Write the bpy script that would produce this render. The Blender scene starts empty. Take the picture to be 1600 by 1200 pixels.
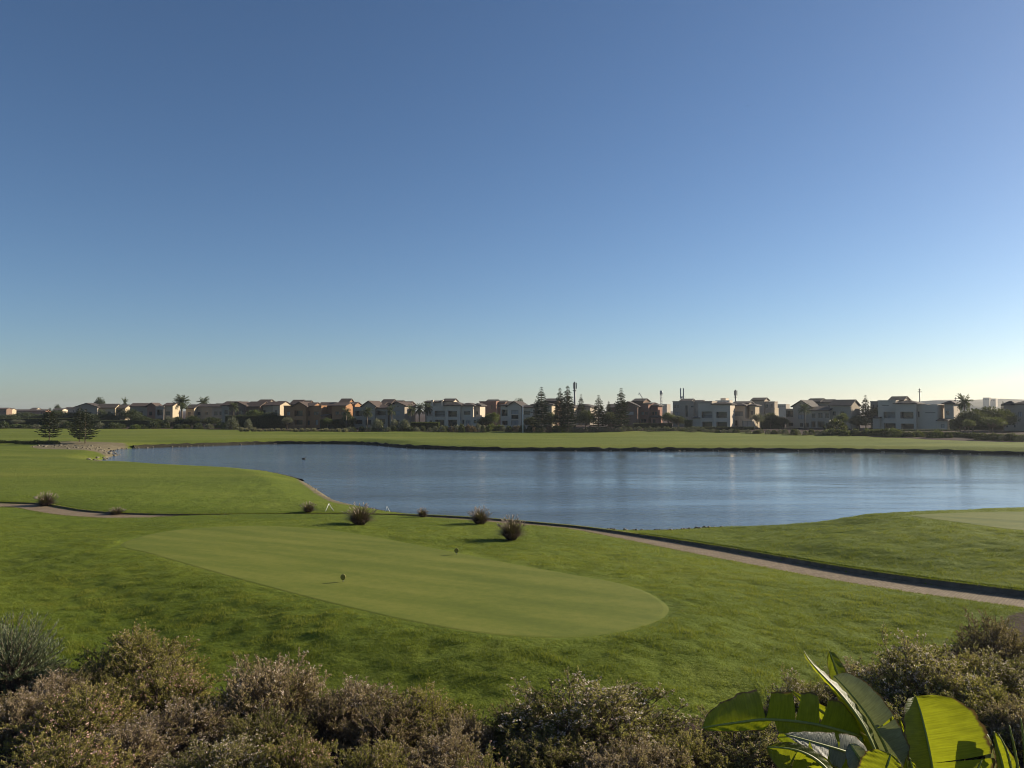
import bpy, math, random
import numpy as np
from mathutils import Vector, Matrix

# ------------------------------------------------------------------ camera, sky, sun, exposure
SC = bpy.context.scene
COL = SC.collection
F, HZ, CAMZ = 1200.0, 640.0, 7.5                 # focal length (px of the 1600 px photo), horizon row, eye height over the lake
PITCH = math.atan((HZ - 600) / F)
cam_d = bpy.data.cameras.new('camera')
cam_d.sensor_width = 36.0
cam_d.lens = 36.0 * F / 1600
cam_d.clip_start, cam_d.clip_end = 0.1, 30000
cam = bpy.data.objects.new('camera', cam_d)
COL.objects.link(cam)
cam.location = (0, 0, CAMZ)
cam.rotation_euler = (math.pi / 2 + PITCH, 0, 0)
SC.camera = cam

SUN_AZ, SUN_EL = math.radians(64), math.radians(20)   # azimuth clockwise from the viewing direction (+Y)
world = bpy.data.worlds.new('World')
SC.world = world
world.use_nodes = True
wn, wl = world.node_tree.nodes, world.node_tree.links
sky = wn.new('ShaderNodeTexSky')
sky.sky_type = 'NISHITA'
sky.sun_disc = False
sky.sun_elevation = SUN_EL
sky.sun_rotation = SUN_AZ
sky.altitude = 0
sky.air_density = 0.85
sky.dust_density = 0.45
sky.ozone_density = 3.8
gam = wn.new('ShaderNodeGamma')
gam.inputs[1].default_value = 1.05
wl.new(sky.outputs[0], gam.inputs[0])
wl.new(gam.outputs[0], wn['Background'].inputs[0])
wn['Background'].inputs[1].default_value = 0.0572

sun_d = bpy.data.lights.new('sun', 'SUN')
sun_d.energy = 5.0
sun_d.angle = math.radians(0.53)
sun_d.color = (1.0, 0.87, 0.68)
sun = bpy.data.objects.new('sun', sun_d)
COL.objects.link(sun)
SUNV = Vector((math.sin(SUN_AZ) * math.cos(SUN_EL), math.cos(SUN_AZ) * math.cos(SUN_EL), math.sin(SUN_EL)))
sun.rotation_euler = SUNV.to_track_quat('Z', 'Y').to_euler()
sun.location = SUNV * 200

SC.view_settings.view_transform = 'Standard'
SC.view_settings.look = 'None'
SC.view_settings.gamma = 1.0
SC.view_settings.use_curve_mapping = False
SC.view_settings.exposure = 0.76
SC.render.engine = 'CYCLES'
SC.cycles.use_denoising = True
SC.cycles.filter_width = 1.05
SC.cycles.max_bounces = 6
SC.cycles.transparent_max_bounces = 8

rng = np.random.default_rng(7)
random.seed(7)

# ------------------------------------------------------------------ photo pixel -> place
CT, ST = math.cos(PITCH), math.sin(PITCH)
def ray(px, py):
    u, v = (px - 800) / F, -(py - 600) / F
    return u, CT - v * ST, ST + v * CT
def PZ(px, py, z):
    a, b, c = ray(px, py); t = (z - CAMZ) / c
    return np.array([a * t, b * t, z])
def PY(px, py, Y):
    a, b, c = ray(px, py); t = Y / b
    return np.array([a * t, Y, CAMZ + c * t])

# ------------------------------------------------------------------ numpy helpers
def vnoise(x, y, f, seed=0):
    x = np.asarray(x, float) * f + 1000.5; y = np.asarray(y, float) * f + 1000.5
    xi = np.floor(x).astype(np.int64); yi = np.floor(y).astype(np.int64)
    fx, fy = x - xi, y - yi
    fx = fx * fx * (3 - 2 * fx); fy = fy * fy * (3 - 2 * fy)
    def h(a, b):
        n = (a * 374761393 + b * 668265263 + seed * 1442695041) & 0x7fffffff
        n = ((n ^ (n >> 13)) * 1274126177) & 0x7fffffff
        n = n ^ (n >> 16)
        return (n & 0xffff) / 65535.0
    return ((h(xi, yi) * (1 - fx) + h(xi + 1, yi) * fx) * (1 - fy) +
            (h(xi, yi + 1) * (1 - fx) + h(xi + 1, yi + 1) * fx) * fy) * 2 - 1
def sstep(a, b, x):
    t = np.clip((x - a) / (b - a), 0, 1)
    return t * t * (3 - 2 * t)
def smooth_poly(pts, n=5, closed=True):
    pts = [np.asarray(p, float) for p in pts]; out = []; N = len(pts)
    for i in range(N if closed else N - 1):
        g = (lambda k: pts[k % N]) if closed else (lambda k: pts[min(max(k, 0), N - 1)])
        p0, p1, p2, p3 = g(i - 1), g(i), g(i + 1), g(i + 2)
        for k in range(n):
            t = k / n
            out.append(0.5 * (2 * p1 + (p2 - p0) * t + (2 * p0 - 5 * p1 + 4 * p2 - p3) * t * t + (3 * p1 - p0 - 3 * p2 + p3) * t ** 3))
    if not closed: out.append(pts[-1])
    return np.array(out)
def sdist(poly, X, Y):                          # signed distance to a closed polygon, positive outside
    X = np.atleast_1d(np.asarray(X, float)); Y = np.atleast_1d(np.asarray(Y, float))
    lo, hi = poly.min(0)[:2] - 12, poly.max(0)[:2] + 12
    near = (X > lo[0]) & (X < hi[0]) & (Y > lo[1]) & (Y < hi[1])
    if not near.all():
        out = np.full(X.shape, 12.0)
        if near.any(): out[near] = sdist(poly, X[near], Y[near])
        return out
    best = np.full(X.shape, 1e18); ins = np.zeros(X.shape, bool)
    n = len(poly)
    for i in range(n):
        ax, ay = poly[i][:2]; bx, by = poly[(i + 1) % n][:2]
        dx, dy = bx - ax, by - ay; L = dx * dx + dy * dy + 1e-12
        t = np.clip(((X - ax) * dx + (Y - ay) * dy) / L, 0, 1)
        best = np.minimum(best, (X - ax - t * dx) ** 2 + (Y - ay - t * dy) ** 2)
        c = ((ay > Y) != (by > Y))
        with np.errstate(divide='ignore', invalid='ignore'):
            ins ^= c & (X < (bx - ax) * (Y - ay) / (by - ay + 1e-30) + ax)
    d = np.sqrt(best)
    return np.where(ins, -d, d)
def pdist(line, X, Y):                          # offset from an open line of (x,y,z): distance, side (+ = left of travel), z on the line
    X = np.atleast_1d(np.asarray(X, float)); Y = np.atleast_1d(np.asarray(Y, float))
    lo, hi = line.min(0)[:2] - 12, line.max(0)[:2] + 12
    near = (X > lo[0]) & (X < hi[0]) & (Y > lo[1]) & (Y < hi[1])
    if not near.all():
        o1, o2, o3 = np.full(X.shape, 12.0), np.ones(X.shape), np.zeros(X.shape)
        if near.any(): o1[near], o2[near], o3[near] = pdist(line, X[near], Y[near])
        return o1, o2, o3
    best = np.full(X.shape, 1e18); sg = np.ones(X.shape); zz = np.zeros(X.shape)
    for i in range(len(line) - 1):
        a, b = line[i], line[i + 1]
        dx, dy = b[0] - a[0], b[1] - a[1]; L = dx * dx + dy * dy + 1e-12
        t = np.clip(((X - a[0]) * dx + (Y - a[1]) * dy) / L, 0, 1)
        d = (X - a[0] - t * dx) ** 2 + (Y - a[1] - t * dy) ** 2
        m = d < best
        best = np.where(m, d, best)
        sg = np.where(m, np.sign(dx * (Y - a[1]) - dy * (X - a[0])), sg)
        zz = np.where(m, a[2] + t * (b[2] - a[2]), zz)
    return np.sqrt(best), sg, zz

# ------------------------------------------------------------------ plan of the place (lake, tees, path, bed)
TEE_Z, MOUND_Z = 1.1, 1.75
far_px = [(172, 705), (210, 700.3), (315, 696.8), (420, 693.8), (520, 693.6), (575, 695), (640, 700), (760, 703.5), (900, 704.5),
          (1100, 704.5), (1300, 705.5), (1450, 707.5), (1600, 711), (1720, 715)]
near_px = [(1110, 828), (1050, 831.5), (990, 832.5), (920, 829.5), (830, 822.5), (750, 815.5), (650, 807), (600, 800), (546, 788), (525, 780),
           (504, 767), (480, 753), (455, 745.5), (420, 738.5), (385, 735.5), (315, 732), (245, 728), (192, 725), (158, 720.5), (182, 711.5)]
lake_pts = [PZ(a, b, 0)[:2] for a, b in far_px] + [np.array(p) for p in [(112, 100), (98, 84), (72, 69), (50, 58), (35, 52.2), (24.5, 49.2), (17, 47.6)]] + [PZ(a, b, 0)[:2] for a, b in near_px]
LAKE = smooth_poly(lake_pts, 5)
tee_px = [(188, 851), (250, 832), (330, 824), (420, 822), (520, 829), (620, 845.5), (700, 861), (800, 881), (900, 899), (960, 910), (1010, 925),
          (1040, 944), (1044, 957), (1028, 970), (990, 983), (930, 993), (860, 996.5), (760, 990), (680, 978), (600, 962), (500, 938), (400, 912), (300, 884), (235, 865)]
TEE = smooth_poly([PZ(a, b, TEE_Z)[:2] for a, b in tee_px], 6)
mg_px = [(1425, 805), (1510, 801), (1640, 800), (1760, 806), (1760, 838), (1600, 829), (1510, 818), (1445, 809)]
MGREEN = smooth_poly([PZ(a, b, MOUND_Z)[:2] for a, b in mg_px], 5)
path_px = [(-260, 783, .75), (-120, 786, .7), (0, 789, .6), (45, 791, .55), (75, 796, .5), (110, 801.5, .45), (160, 805.5, .42), (200, 807, .4), (280, 808.5, .4), (450, 807.5, .4), (560, 807.5, .4),
           (660, 810, .42), (750, 815, .45), (830, 822, .47), (900, 829, .5), (1000, 844, .55), (1100, 861, .6), (1200, 879.5, .65), (1300, 898, .7),
           (1400, 914, .72), (1500, 928, .74), (1600, 941, .76), (1750, 960, .8), (2000, 990, .85)]
PATH = smooth_poly([PZ(a, b, z) for a, b, z in path_px], 4, closed=False)
PATH_HW = 0.95
WALL_H = 0.22
def wall_h(X): return 0.13 + 0.12 * sstep(2, 17, np.asarray(X, float))
bed_px = [(-200, 1000, .45), (40, 1030, .4), (160, 1062, .4), (300, 1085, .38), (420, 1100, .38), (560, 1105, .38), (700, 1128, .36), (790, 1150, .36), (900, 1145, .36), (1040, 1140, .36),
          (1150, 1125, .38), (1250, 1095, .4), (1340, 1058, .45), (1430, 1032, .5), (1520, 1005, .55), (1570, 975, .6), (1600, 962, .62), (1750, 945, .65)]
BED = np.array([PZ(a, b, z)[:2] for a, b, z in bed_px] + [(40, 3), (-40, 3)])
BED = np.vstack([smooth_poly(BED[:-2], 4, closed=False), BED[-2:]])

ctrl = [PZ(a, b, z) for a, b, z in [
    (0, 703, 1.0), (60, 722, .95), (200, 752, .9), (350, 762, .8), (0, 760, .95), (-300, 760, 1.0), (120, 780, .8), (450, 780, .6), (330, 795, .7), (-200, 800, .9),
    (100, 830, .8), (0, 850, .85), (-300, 860, .9), (400, 814, .75), (600, 822, .9), (700, 838, 1.0), (800, 856, 1.0), (900, 866, .95), (1000, 890, .9), (1100, 925, .85), (1200, 945, .75),
    (1300, 955, .7), (1450, 960, .68), (100, 900, .75), (50, 950, .5), (200, 960, .5), (300, 1000, .45), (90, 1040, .4), (400, 1010, .5), (600, 1030, .6), (800, 1060, .55),
    (1000, 1050, .55), (1150, 1010, .7), (1300, 1000, .6), (500, 1070, .4), (750, 1110, .37), (1080, 1110, .37), (1350, 1030, .5), (1550, 985, .62), (1620, 965, .66),
    (200, 1150, .5), (800, 1185, .75), (1400, 1150, .6),
    (1200, 850, .95), (1300, 840, 1.45), (1250, 815, 1.15), (1400, 870, 1.25), (1500, 890, 1.15), (1600, 900, 1.15), (1150, 845, .6), (1700, 880, 1.3), (1340, 808, 1.55),
    (100, 690, 1.1), (400, 682, 1.2), (800, 692, .95), (800, 680, 1.4), (800, 673, 1.6), (1200, 692, 1.0), (1200, 682, 1.4), (1500, 699, .95), (1500, 690, 1.4), (300, 672, 1.5), (-300, 690, 1.2),
    (1600, 685, 1.7), (1200, 676, 1.7), (0, 672, 1.5), (600, 690, .9), (180, 698, .7), (100, 697, .9), (1800, 700, 1.3)]]
ctrl += [np.array(p) for p in [(-15, 9, 1.9), (0, 9, 1.9), (15, 9, 1.9), (0, 4, 2.6), (-20, 4, 2.6), (20, 4, 2.6), (60, 40, 1.6), (60, 20, 1.2), (-50, 20, .8), (0, -40, 3), (120, 60, 1.6),
        (-300, 300, 1.8), (0, 300, 1.8), (300, 300, 1.8), (-250, 120, 1.4), (300, 100, 1.8), (-200, 30, 1.2), (200, 20, 1.8)]]
ctrl = np.array(ctrl)
def _tps_fit(C, lam=0.02):
    n = len(C); S = 40.0
    p = C[:, :2] / S
    r2 = ((p[:, None] - p[None]) ** 2).sum(-1)
    K = 0.5 * r2 * np.log(r2 + 1e-12) + lam * np.eye(n)
    A = np.zeros((n + 3, n + 3)); A[:n, :n] = K; A[:n, n] = 1; A[:n, n + 1:] = p; A[n, :n] = 1; A[n + 1:, :n] = p.T
    b = np.zeros(n + 3); b[:n] = C[:, 2]
    return p, np.linalg.solve(A, b), S
_TP, _TW, _TS = _tps_fit(ctrl)
def tps(X, Y):
    X = X / _TS; Y = Y / _TS
    out = _TW[-3] + _TW[-2] * X + _TW[-1] * Y
    for (a, b), w in zip(_TP, _TW):
        r2 = (X - a) ** 2 + (Y - b) ** 2
        out = out + w * 0.5 * r2 * np.log(r2 + 1e-12)
    return out
def terrain(X, Y, detail=False):
    X = np.atleast_1d(np.asarray(X, float)); Y = np.atleast_1d(np.asarray(Y, float))
    h = np.clip(tps(np.clip(X, -320, 320), np.clip(Y, -40, 320)), 0.3, 3.0)
    R = np.hypot(X, Y)
    k = sstep(230, 330, R); h = h * (1 - k) + 1.8 * k
    dm = sdist(MGREEN, X, Y); k = 1 - sstep(0.1, np.where(Y > 40, 4.5, 7.0), dm); h = h * (1 - k) + MOUND_Z * k
    dt = sdist(TEE, X, Y); k = 1 - sstep(0.15, 5.5, dt); h = h * (1 - k) + TEE_Z * k
    if detail:
        far = sstep(60, 130, R)
        db = sdist(BED, X, Y)
        amp = sstep(0.05, 0.5, dt) * sstep(0.05, 0.5, dm) * (1 - far) * sstep(-0.5, .3, db)
        h = h + amp * (0.034 * vnoise(X * 0.75, Y, 2.7, 1) + 0.026 * vnoise(X * 0.8, Y, 1.3, 2) + 0.04 * vnoise(X, Y, 0.33, 3))
        h = h + far * (1 - sstep(215, 240, R)) * (.16 * vnoise(X * .35, Y, .11, 31) + .09 * vnoise(X * .4, Y, .27, 32))
        h = h + (1 - sstep(-.3, .2, db)) * (0.05 * vnoise(X, Y, 1.7, 9))
    dp, sg, zp = pdist(PATH, X, Y)
    s = dp * sg
    lip = 0.02 + 0.30 * sstep(-27, -19, X) * (1 - sstep(1, 9, X))
    side = np.where(s > 0, zp + wall_h(X), zp + lip)
    kk = np.where(s > 0, 1 - sstep(0.3, 3.0, dp - PATH_HW), 1 - sstep(0.0, 4.0, dp - PATH_HW))
    h = h * (1 - kk) + side * kk
    h = np.where((s > -PATH_HW) & (s < PATH_HW + 0.12), zp - 0.06, h)
    dl = sdist(LAKE, X, Y)
    out = 0.30 + (h - 0.30) * sstep(0.5, 5.0, dl)
    out = np.where(dl < 0.9, -0.35 + 0.65 * np.clip((dl + 0.3) / 1.2, 0, 1), out)
    out = np.where(dl < -0.3, np.maximum(-0.35 - 0.25 * (-dl - 0.3), -1.6), out)
    kp = ((s > -PATH_HW) & (s < PATH_HW + 0.12))
    return np.where(kp, zp - 0.06, np.where(dl < 5, out, h))
def tz(x, y): return float(terrain(x, y)[0])
def GP(px, py):                                 # the point of the ground seen at a photo pixel
    a, b, c = ray(px, py)
    t = np.geomspace(5, 1500, 700)
    g = CAMZ + c * t - np.maximum(terrain(a * t, b * t), 0)
    i = int(np.argmax(g < 0))
    if g[i] >= 0: i = 699
    t0, t1 = t[i - 1], t[i]
    tt = t0 + (t1 - t0) * g[i - 1] / (g[i - 1] - g[i] + 1e-9)
    return np.array([a * tt, b * tt, tz(a * tt, b * tt)])

# ------------------------------------------------------------------ object helpers
def link(name, me, mat=None, parent=None, **props):
    o = bpy.data.objects.new(name, me)
    COL.objects.link(o)
    if mat is not None and me is not None and not me.materials:
        for m in (mat if isinstance(mat, (list, tuple)) else [mat]): me.materials.append(m)
    if parent is not None: o.parent = parent
    for k, v in props.items(): o[k] = v
    return o
def thing(name, label, cat, loc=(0, 0, 0), rz=0, group=None):
    o = link(name, None, label=label, category=cat)
    o.location = loc; o.rotation_euler = (0, 0, rz)
    if group: o['group'] = group
    return o
def copy_thing(root, label, loc, rz=0, sc=1.0, group=None):
    r = root.copy(); COL.objects.link(r)
    r.location = loc; r.rotation_euler = (0, 0, rz)
    r.scale = sc if isinstance(sc, tuple) else (sc, sc, sc)
    r['label'] = label
    if group: r['group'] = group
    for ch in root.children:
        c = ch.copy(); COL.objects.link(c); c.parent = r
        for g in ch.children:
            d = g.copy(); COL.objects.link(d); d.parent = c
    return r
def mesh_np(name, V, Fc, smooth=False, tint=None):
    """V (n,3); Fc (m,k) faces of one size"""
    V = np.asarray(V, np.float32); Fc = np.asarray(Fc, np.int32)
    me = bpy.data.meshes.new(name)
    k = Fc.shape[1]
    me.vertices.add(len(V)); me.vertices.foreach_set('co', V.ravel())
    me.loops.add(Fc.size); me.loops.foreach_set('vertex_index', Fc.ravel())
    me.polygons.add(len(Fc))
    me.polygons.foreach_set('loop_start', np.arange(len(Fc), dtype=np.int32) * k)
    me.polygons.foreach_set('loop_total', np.full(len(Fc), k, np.int32))
    if smooth: me.polygons.foreach_set('use_smooth', np.ones(len(Fc), bool))
    me.update(calc_edges=True)
    if tint is not None:
        a = me.attributes.new('tint', 'FLOAT', 'FACE'); a.data.foreach_set('value', np.asarray(tint, np.float32))
    return me
class MB:
    def __init__(s): s.v = []; s.f = []; s.sm = []
    def add(s, V, Fs, smooth=False):
        n = len(s.v); s.v += [tuple(map(float, p)) for p in V]; s.f += [tuple(i + n for i in f) for f in Fs]; s.sm += [smooth] * len(Fs); return s
    def box(s, x0, x1, y0, y1, z0, z1):
        return s.add([(x0, y0, z0), (x1, y0, z0), (x1, y1, z0), (x0, y1, z0), (x0, y0, z1), (x1, y0, z1), (x1, y1, z1), (x0, y1, z1)],
                     [(0, 3, 2, 1), (4, 5, 6, 7), (0, 1, 5, 4), (1, 2, 6, 5), (2, 3, 7, 6), (3, 0, 4, 7)])
    def tube(s, pts, rad, n=6, cap=True):
        pts = [Vector(p) for p in pts]; V = []; Fs = []
        if not isinstance(rad, (list, tuple)): rad = [rad] * len(pts)
        for i, p in enumerate(pts):
            t = (pts[min(i + 1, len(pts) - 1)] - pts[max(i - 1, 0)])
            t = t.normalized() if t.length > 1e-9 else Vector((0, 0, 1))
            a = t.cross(Vector((0.13, 0.31, 0.94)) if abs(t.z) < .9 else Vector((1, 0, 0))).normalized(); b = t.cross(a)
            for k in range(n):
                q = 2 * math.pi * k / n
                V.append(p + (a * math.cos(q) + b * math.sin(q)) * rad[i])
        for i in range(len(pts) - 1):
            for k in range(n):
                Fs.append((i * n + k, i * n + (k + 1) % n, (i + 1) * n + (k + 1) % n, (i + 1) * n + k))
        if cap: Fs += [tuple(range(n))[::-1], tuple((len(pts) - 1) * n + k for k in range(n))]
        return s.add(V, Fs, True)
    def mesh(s, name):
        me = bpy.data.meshes.new(name); me.from_pydata(s.v, [], s.f)
        me.polygons.foreach_set('use_smooth', s.sm); me.update(); return me
    def build(s, name, mat, parent=None, **props): return link(name, s.mesh(name), mat, parent, **props)

# ------------------------------------------------------------------ materials
def newmat(name):
    m = bpy.data.materials.new(name); m.use_nodes = True
    nt = m.node_tree; nt.nodes.clear()
    out = nt.nodes.new('ShaderNodeOutputMaterial')
    return m, nt.nodes, nt.links, out
def principled(N, L, out, col=None, rough=.8, spec=.3):
    b = N.new('ShaderNodeBsdfPrincipled')
    b.inputs['Roughness'].default_value = rough
    b.inputs['Specular IOR Level'].default_value = spec
    if col is not None: b.inputs['Base Color'].default_value = (*col, 1)
    if out is not None: L.new(b.outputs[0], out.inputs[0])
    return b
def noise(N, L, vec, scale, detail=4, rough=.55, dist=0.0):
    n = N.new('ShaderNodeTexNoise'); n.inputs['Scale'].default_value = scale; n.inputs['Detail'].default_value = detail
    n.inputs['Roughness'].default_value = rough; n.inputs['Distortion'].default_value = dist
    if vec is not None: L.new(vec, n.inputs['Vector'])
    return n.outputs['Fac']
def ramp(N, L, fac, stops):
    r = N.new('ShaderNodeValToRGB'); e = r.color_ramp.elements
    while len(e) < len(stops): e.new(0.5)
    for k, (p, c) in enumerate(stops): e[k].position = p; e[k].color = (*c, 1) if len(c) == 3 else c
    L.new(fac, r.inputs[0]); return r.outputs[0]
def mixc(N, L, fac, a, b, mode='MIX'):
    m = N.new('ShaderNodeMix'); m.data_type = 'RGBA'; m.blend_type = mode
    for s, v in ((m.inputs[0], fac), (m.inputs[6], a), (m.inputs[7], b)):
        if isinstance(v, (int, float)): s.default_value = v
        elif isinstance(v, tuple): s.default_value = (*v, 1)
        else: L.new(v, s)
    return m.outputs[2]
def math_(N, L, op, a, b=0.0, c=None, clamp=False):
    m = N.new('ShaderNodeMath'); m.operation = op; m.use_clamp = clamp
    for s, v in zip(m.inputs, (a, b, c)):
        if v is None: continue
        if isinstance(v, (int, float)): s.default_value = v
        else: L.new(v, s)
    return m.outputs[0]
def mapping(N, L, vec, sc):
    m = N.new('ShaderNodeMapping'); m.inputs['Scale'].default_value = sc; L.new(vec, m.inputs[0]); return m.outputs[0]
def bump(N, L, h, strength, dist, base=None):
    b = N.new('ShaderNodeBump'); b.inputs['Strength'].default_value = strength; b.inputs['Distance'].default_value = dist
    L.new(h, b.inputs['Height'])
    if base is not None: L.new(base, b.inputs['Normal'])
    return b.outputs[0]
def simple(name, col, rough=.8, spec=.3, var=.15, scale=1.5, bumps=0.0, bscale=20, metal=0):
    m, N, L, out = newmat(name)
    b = principled(N, L, out, col, rough, spec); b.inputs['Metallic'].default_value = metal
    tc = N.new('ShaderNodeTexCoord').outputs['Object']
    f = noise(N, L, tc, scale, 5)
    c = ramp(N, L, f, [(.25, tuple(x * (1 - var) for x in col)), (.75, tuple(min(1, x * (1 + var)) for x in col))])
    L.new(c, b.inputs['Base Color'])
    if bumps:
        L.new(bump(N, L, noise(N, L, tc, bscale, 4), bumps, .02), b.inputs['Normal'])
    return m
def leafmat(name, stops, trans=.35, objvar=.12, rough=.6):
    """foliage: per-face tint picks along the ramp, a little translucency, each plant a little different"""
    m, N, L, out = newmat(name)
    a = N.new('ShaderNodeAttribute'); a.attribute_name = 'tint'
    oi = N.new('ShaderNodeObjectInfo')
    t = math_(N, L, 'ADD', a.outputs['Fac'], math_(N, L, 'MULTIPLY', math_(N, L, 'SUBTRACT', oi.outputs['Random'], .5), objvar * 2), clamp=True)
    c = ramp(N, L, t, stops)
    b = principled(N, L, None, None, rough, .25); L.new(c, b.inputs['Base Color'])
    tr = N.new('ShaderNodeBsdfTranslucent'); L.new(mixc(N, L, .35, c, (.30, .33, .04)), tr.inputs[0])
    mx = N.new('ShaderNodeMixShader'); mx.inputs[0].default_value = trans
    L.new(b.outputs[0], mx.inputs[1]); L.new(tr.outputs[0], mx.inputs[2]); L.new(mx.outputs[0], out.inputs[0])
    return m

G_DARK, G_MID, G_PALE = (.058, .086, .007), (.106, .144, .011), (.162, .190, .022)  # dark to pale yellowish grass tones, mixed by noise
def ground_material():
    m, N, L, out = newmat('turf_ground')
    geo = N.new('ShaderNodeNewGeometry').outputs['Position']
    at = N.new('ShaderNodeAttribute'); at.attribute_name = 'zone'
    sep = N.new('ShaderNodeSeparateColor'); L.new(at.outputs['Color'], sep.inputs[0])
    n1 = noise(N, L, mapping(N, L, geo, (.55, 1, 1)), .09, 5, .6)
    n2 = noise(N, L, mapping(N, L, geo, (.5, 1, 1)), 1.7, 6, .65)
    n3 = noise(N, L, geo, 14, 5, .7)
    mixn = math_(N, L, 'ADD', math_(N, L, 'MULTIPLY', n1, .55), math_(N, L, 'ADD', math_(N, L, 'MULTIPLY', n2, .25), math_(N, L, 'MULTIPLY', n3, .25)))
    rough_g = ramp(N, L, mixn, [(.34, G_DARK), (.5, G_MID), (.66, G_PALE)])
    nf = noise(N, L, mapping(N, L, geo, (.10, 1, 1)), .12, 4, .55)
    nf2 = noise(N, L, geo, .6, 5, .6)
    far_g = ramp(N, L, math_(N, L, 'ADD', math_(N, L, 'MULTIPLY', nf, .7), math_(N, L, 'MULTIPLY', nf2, .3)), [(.32, (.084, .112, .010)), (.5, (.124, .154, .016)), (.68, (.180, .190, .028))])
    c = mixc(N, L, sep.outputs[2], rough_g, far_g)
    def edge(ch, w=.35):
        v = math_(N, L, 'ADD', ch, math_(N, L, 'MULTIPLY', math_(N, L, 'SUBTRACT', noise(N, L, geo, 2.2, 4), .5), w))
        return ramp(N, L, v, [(.42, (0, 0, 0)), (.58, (1, 1, 1))])
    sand = ramp(N, L, noise(N, L, geo, .8, 6, .7), [(.3, (.125, .105, .060)), (.55, (.185, .155, .092)), (.75, (.25, .215, .135))])
    c = mixc(N, L, edge(sep.outputs[0], .7), c, sand)
    soil = ramp(N, L, noise(N, L, geo, 6, 6, .75), [(.3, (.016, .009, .007)), (.5, (.038, .020, .014)), (.72, (.085, .050, .036))])
    c = mixc(N, L, edge(sep.outputs[1], .3), c, soil)
    b = principled(N, L, out, None, .9, .15); L.new(c, b.inputs['Base Color'])
    hb = math_(N, L, 'ADD', math_(N, L, 'MULTIPLY', noise(N, L, mapping(N, L, geo, (.8, 1, 1)), 7, 5, .7), 1.0), math_(N, L, 'MULTIPLY', noise(N, L, mapping(N, L, geo, (.7, 1, 1)), 2.6, 5, .6), 1.4))
    L.new(bump(N, L, hb, 1.0, .085), b.inputs['Normal'])
    return m
def green_material(k=1.0, name='mown_green'):
    m, N, L, out = newmat(name)
    geo = N.new('ShaderNodeNewGeometry').outputs['Position']
    mp = N.new('ShaderNodeMapping'); mp.inputs['Rotation'].default_value = (0, 0, math.radians(27)); L.new(geo, mp.inputs[0])
    w = N.new('ShaderNodeTexWave'); w.wave_type = 'BANDS'; w.bands_direction = 'Y'; w.inputs['Scale'].default_value = .16
    w.inputs['Distortion'].default_value = 2.2; w.inputs['Detail'].default_value = 2; w.inputs['Detail Scale'].default_value = .6
    L.new(mp.outputs[0], w.inputs[0])
    n1 = noise(N, L, mapping(N, L, mp.outputs[0], (.16, 1, 1)), .8, 5, .62); n2 = noise(N, L, geo, 26, 5, .75); n3 = noise(N, L, geo, 3.2, 5, .65)
    f = math_(N, L, 'ADD', math_(N, L, 'MULTIPLY', w.outputs['Fac'], .05), math_(N, L, 'ADD', math_(N, L, 'MULTIPLY', n1, .48), math_(N, L, 'ADD', math_(N, L, 'MULTIPLY', n2, .30), math_(N, L, 'MULTIPLY', n3, .24))))
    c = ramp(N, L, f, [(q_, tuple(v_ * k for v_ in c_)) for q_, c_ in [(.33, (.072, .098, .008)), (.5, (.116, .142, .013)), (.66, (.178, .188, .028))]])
    b = principled(N, L, out, None, .85, .2); L.new(c, b.inputs['Base Color'])
    L.new(bump(N, L, math_(N, L, 'ADD', n2, n3), .5, .012), b.inputs['Normal'])
    return m
def water_material():
    m, N, L, out = newmat('lake_water')
    geo = N.new('ShaderNodeNewGeometry').outputs['Position']
    b = principled(N, L, out, (.070, .086, .094), .085, .5)
    b.inputs['IOR'].default_value = 1.33
    w1 = noise(N, L, mapping(N, L, geo, (.55, 1, 1)), 1.5, 4, .55, .2)
    w2 = noise(N, L, mapping(N, L, geo, (.45, 1, 1)), 5.5, 3, .6)
    w0 = noise(N, L, mapping(N, L, geo, (.8, 1, 1)), .55, 2, .5, .3)
    h = math_(N, L, 'ADD', math_(N, L, 'MULTIPLY', w0, 1.7), math_(N, L, 'ADD', math_(N, L, 'MULTIPLY', w1, 1.0), math_(N, L, 'MULTIPLY', w2, .60)))
    calm = noise(N, L, mapping(N, L, geo, (.22, 1, 1)), .07, 4, .6)
    sx = N.new('ShaderNodeSeparateXYZ'); L.new(geo, sx.inputs[0])
    wind = math_(N, L, 'ADD', math_(N, L, 'MULTIPLY', sx.outputs[0], -.013), math_(N, L, 'ADD', math_(N, L, 'MULTIPLY', calm, 2.6), -.75), clamp=True)
    amp = math_(N, L, 'MULTIPLY_ADD', wind, .36, .06)
    bp = N.new('ShaderNodeBump'); bp.inputs['Distance'].default_value = .16
    L.new(amp, bp.inputs['Strength']); L.new(h, bp.inputs['Height']); L.new(bp.outputs[0], b.inputs['Normal'])
    return m
def paver_material():
    m, N, L, out = newmat('block_paving')
    uv = N.new('ShaderNodeUVMap').outputs[0]
    br = N.new('ShaderNodeTexBrick'); br.inputs['Scale'].default_value = 1
    br.inputs['Brick Width'].default_value = .21; br.inputs['Row Height'].default_value = .105; br.inputs['Mortar Size'].default_value = .008
    br.inputs['Color1'].default_value = (.195, .148, .085, 1); br.inputs['Color2'].default_value = (.275, .215, .135, 1); br.inputs['Mortar'].default_value = (.13, .095, .08, 1)
    L.new(uv, br.inputs['Vector'])
    n = noise(N, L, uv, .7, 5, .6)
    c = mixc(N, L, .5, br.outputs['Color'], ramp(N, L, n, [(.3, (.6, .55, .5)), (.7, (1, 1, 1))]), 'MULTIPLY')
    b = principled(N, L, out, None, .85, .25); L.new(c, b.inputs['Base Color'])
    L.new(bump(N, L, br.outputs['Fac'], -.5, .01), b.inputs['Normal'])
    return m
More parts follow.
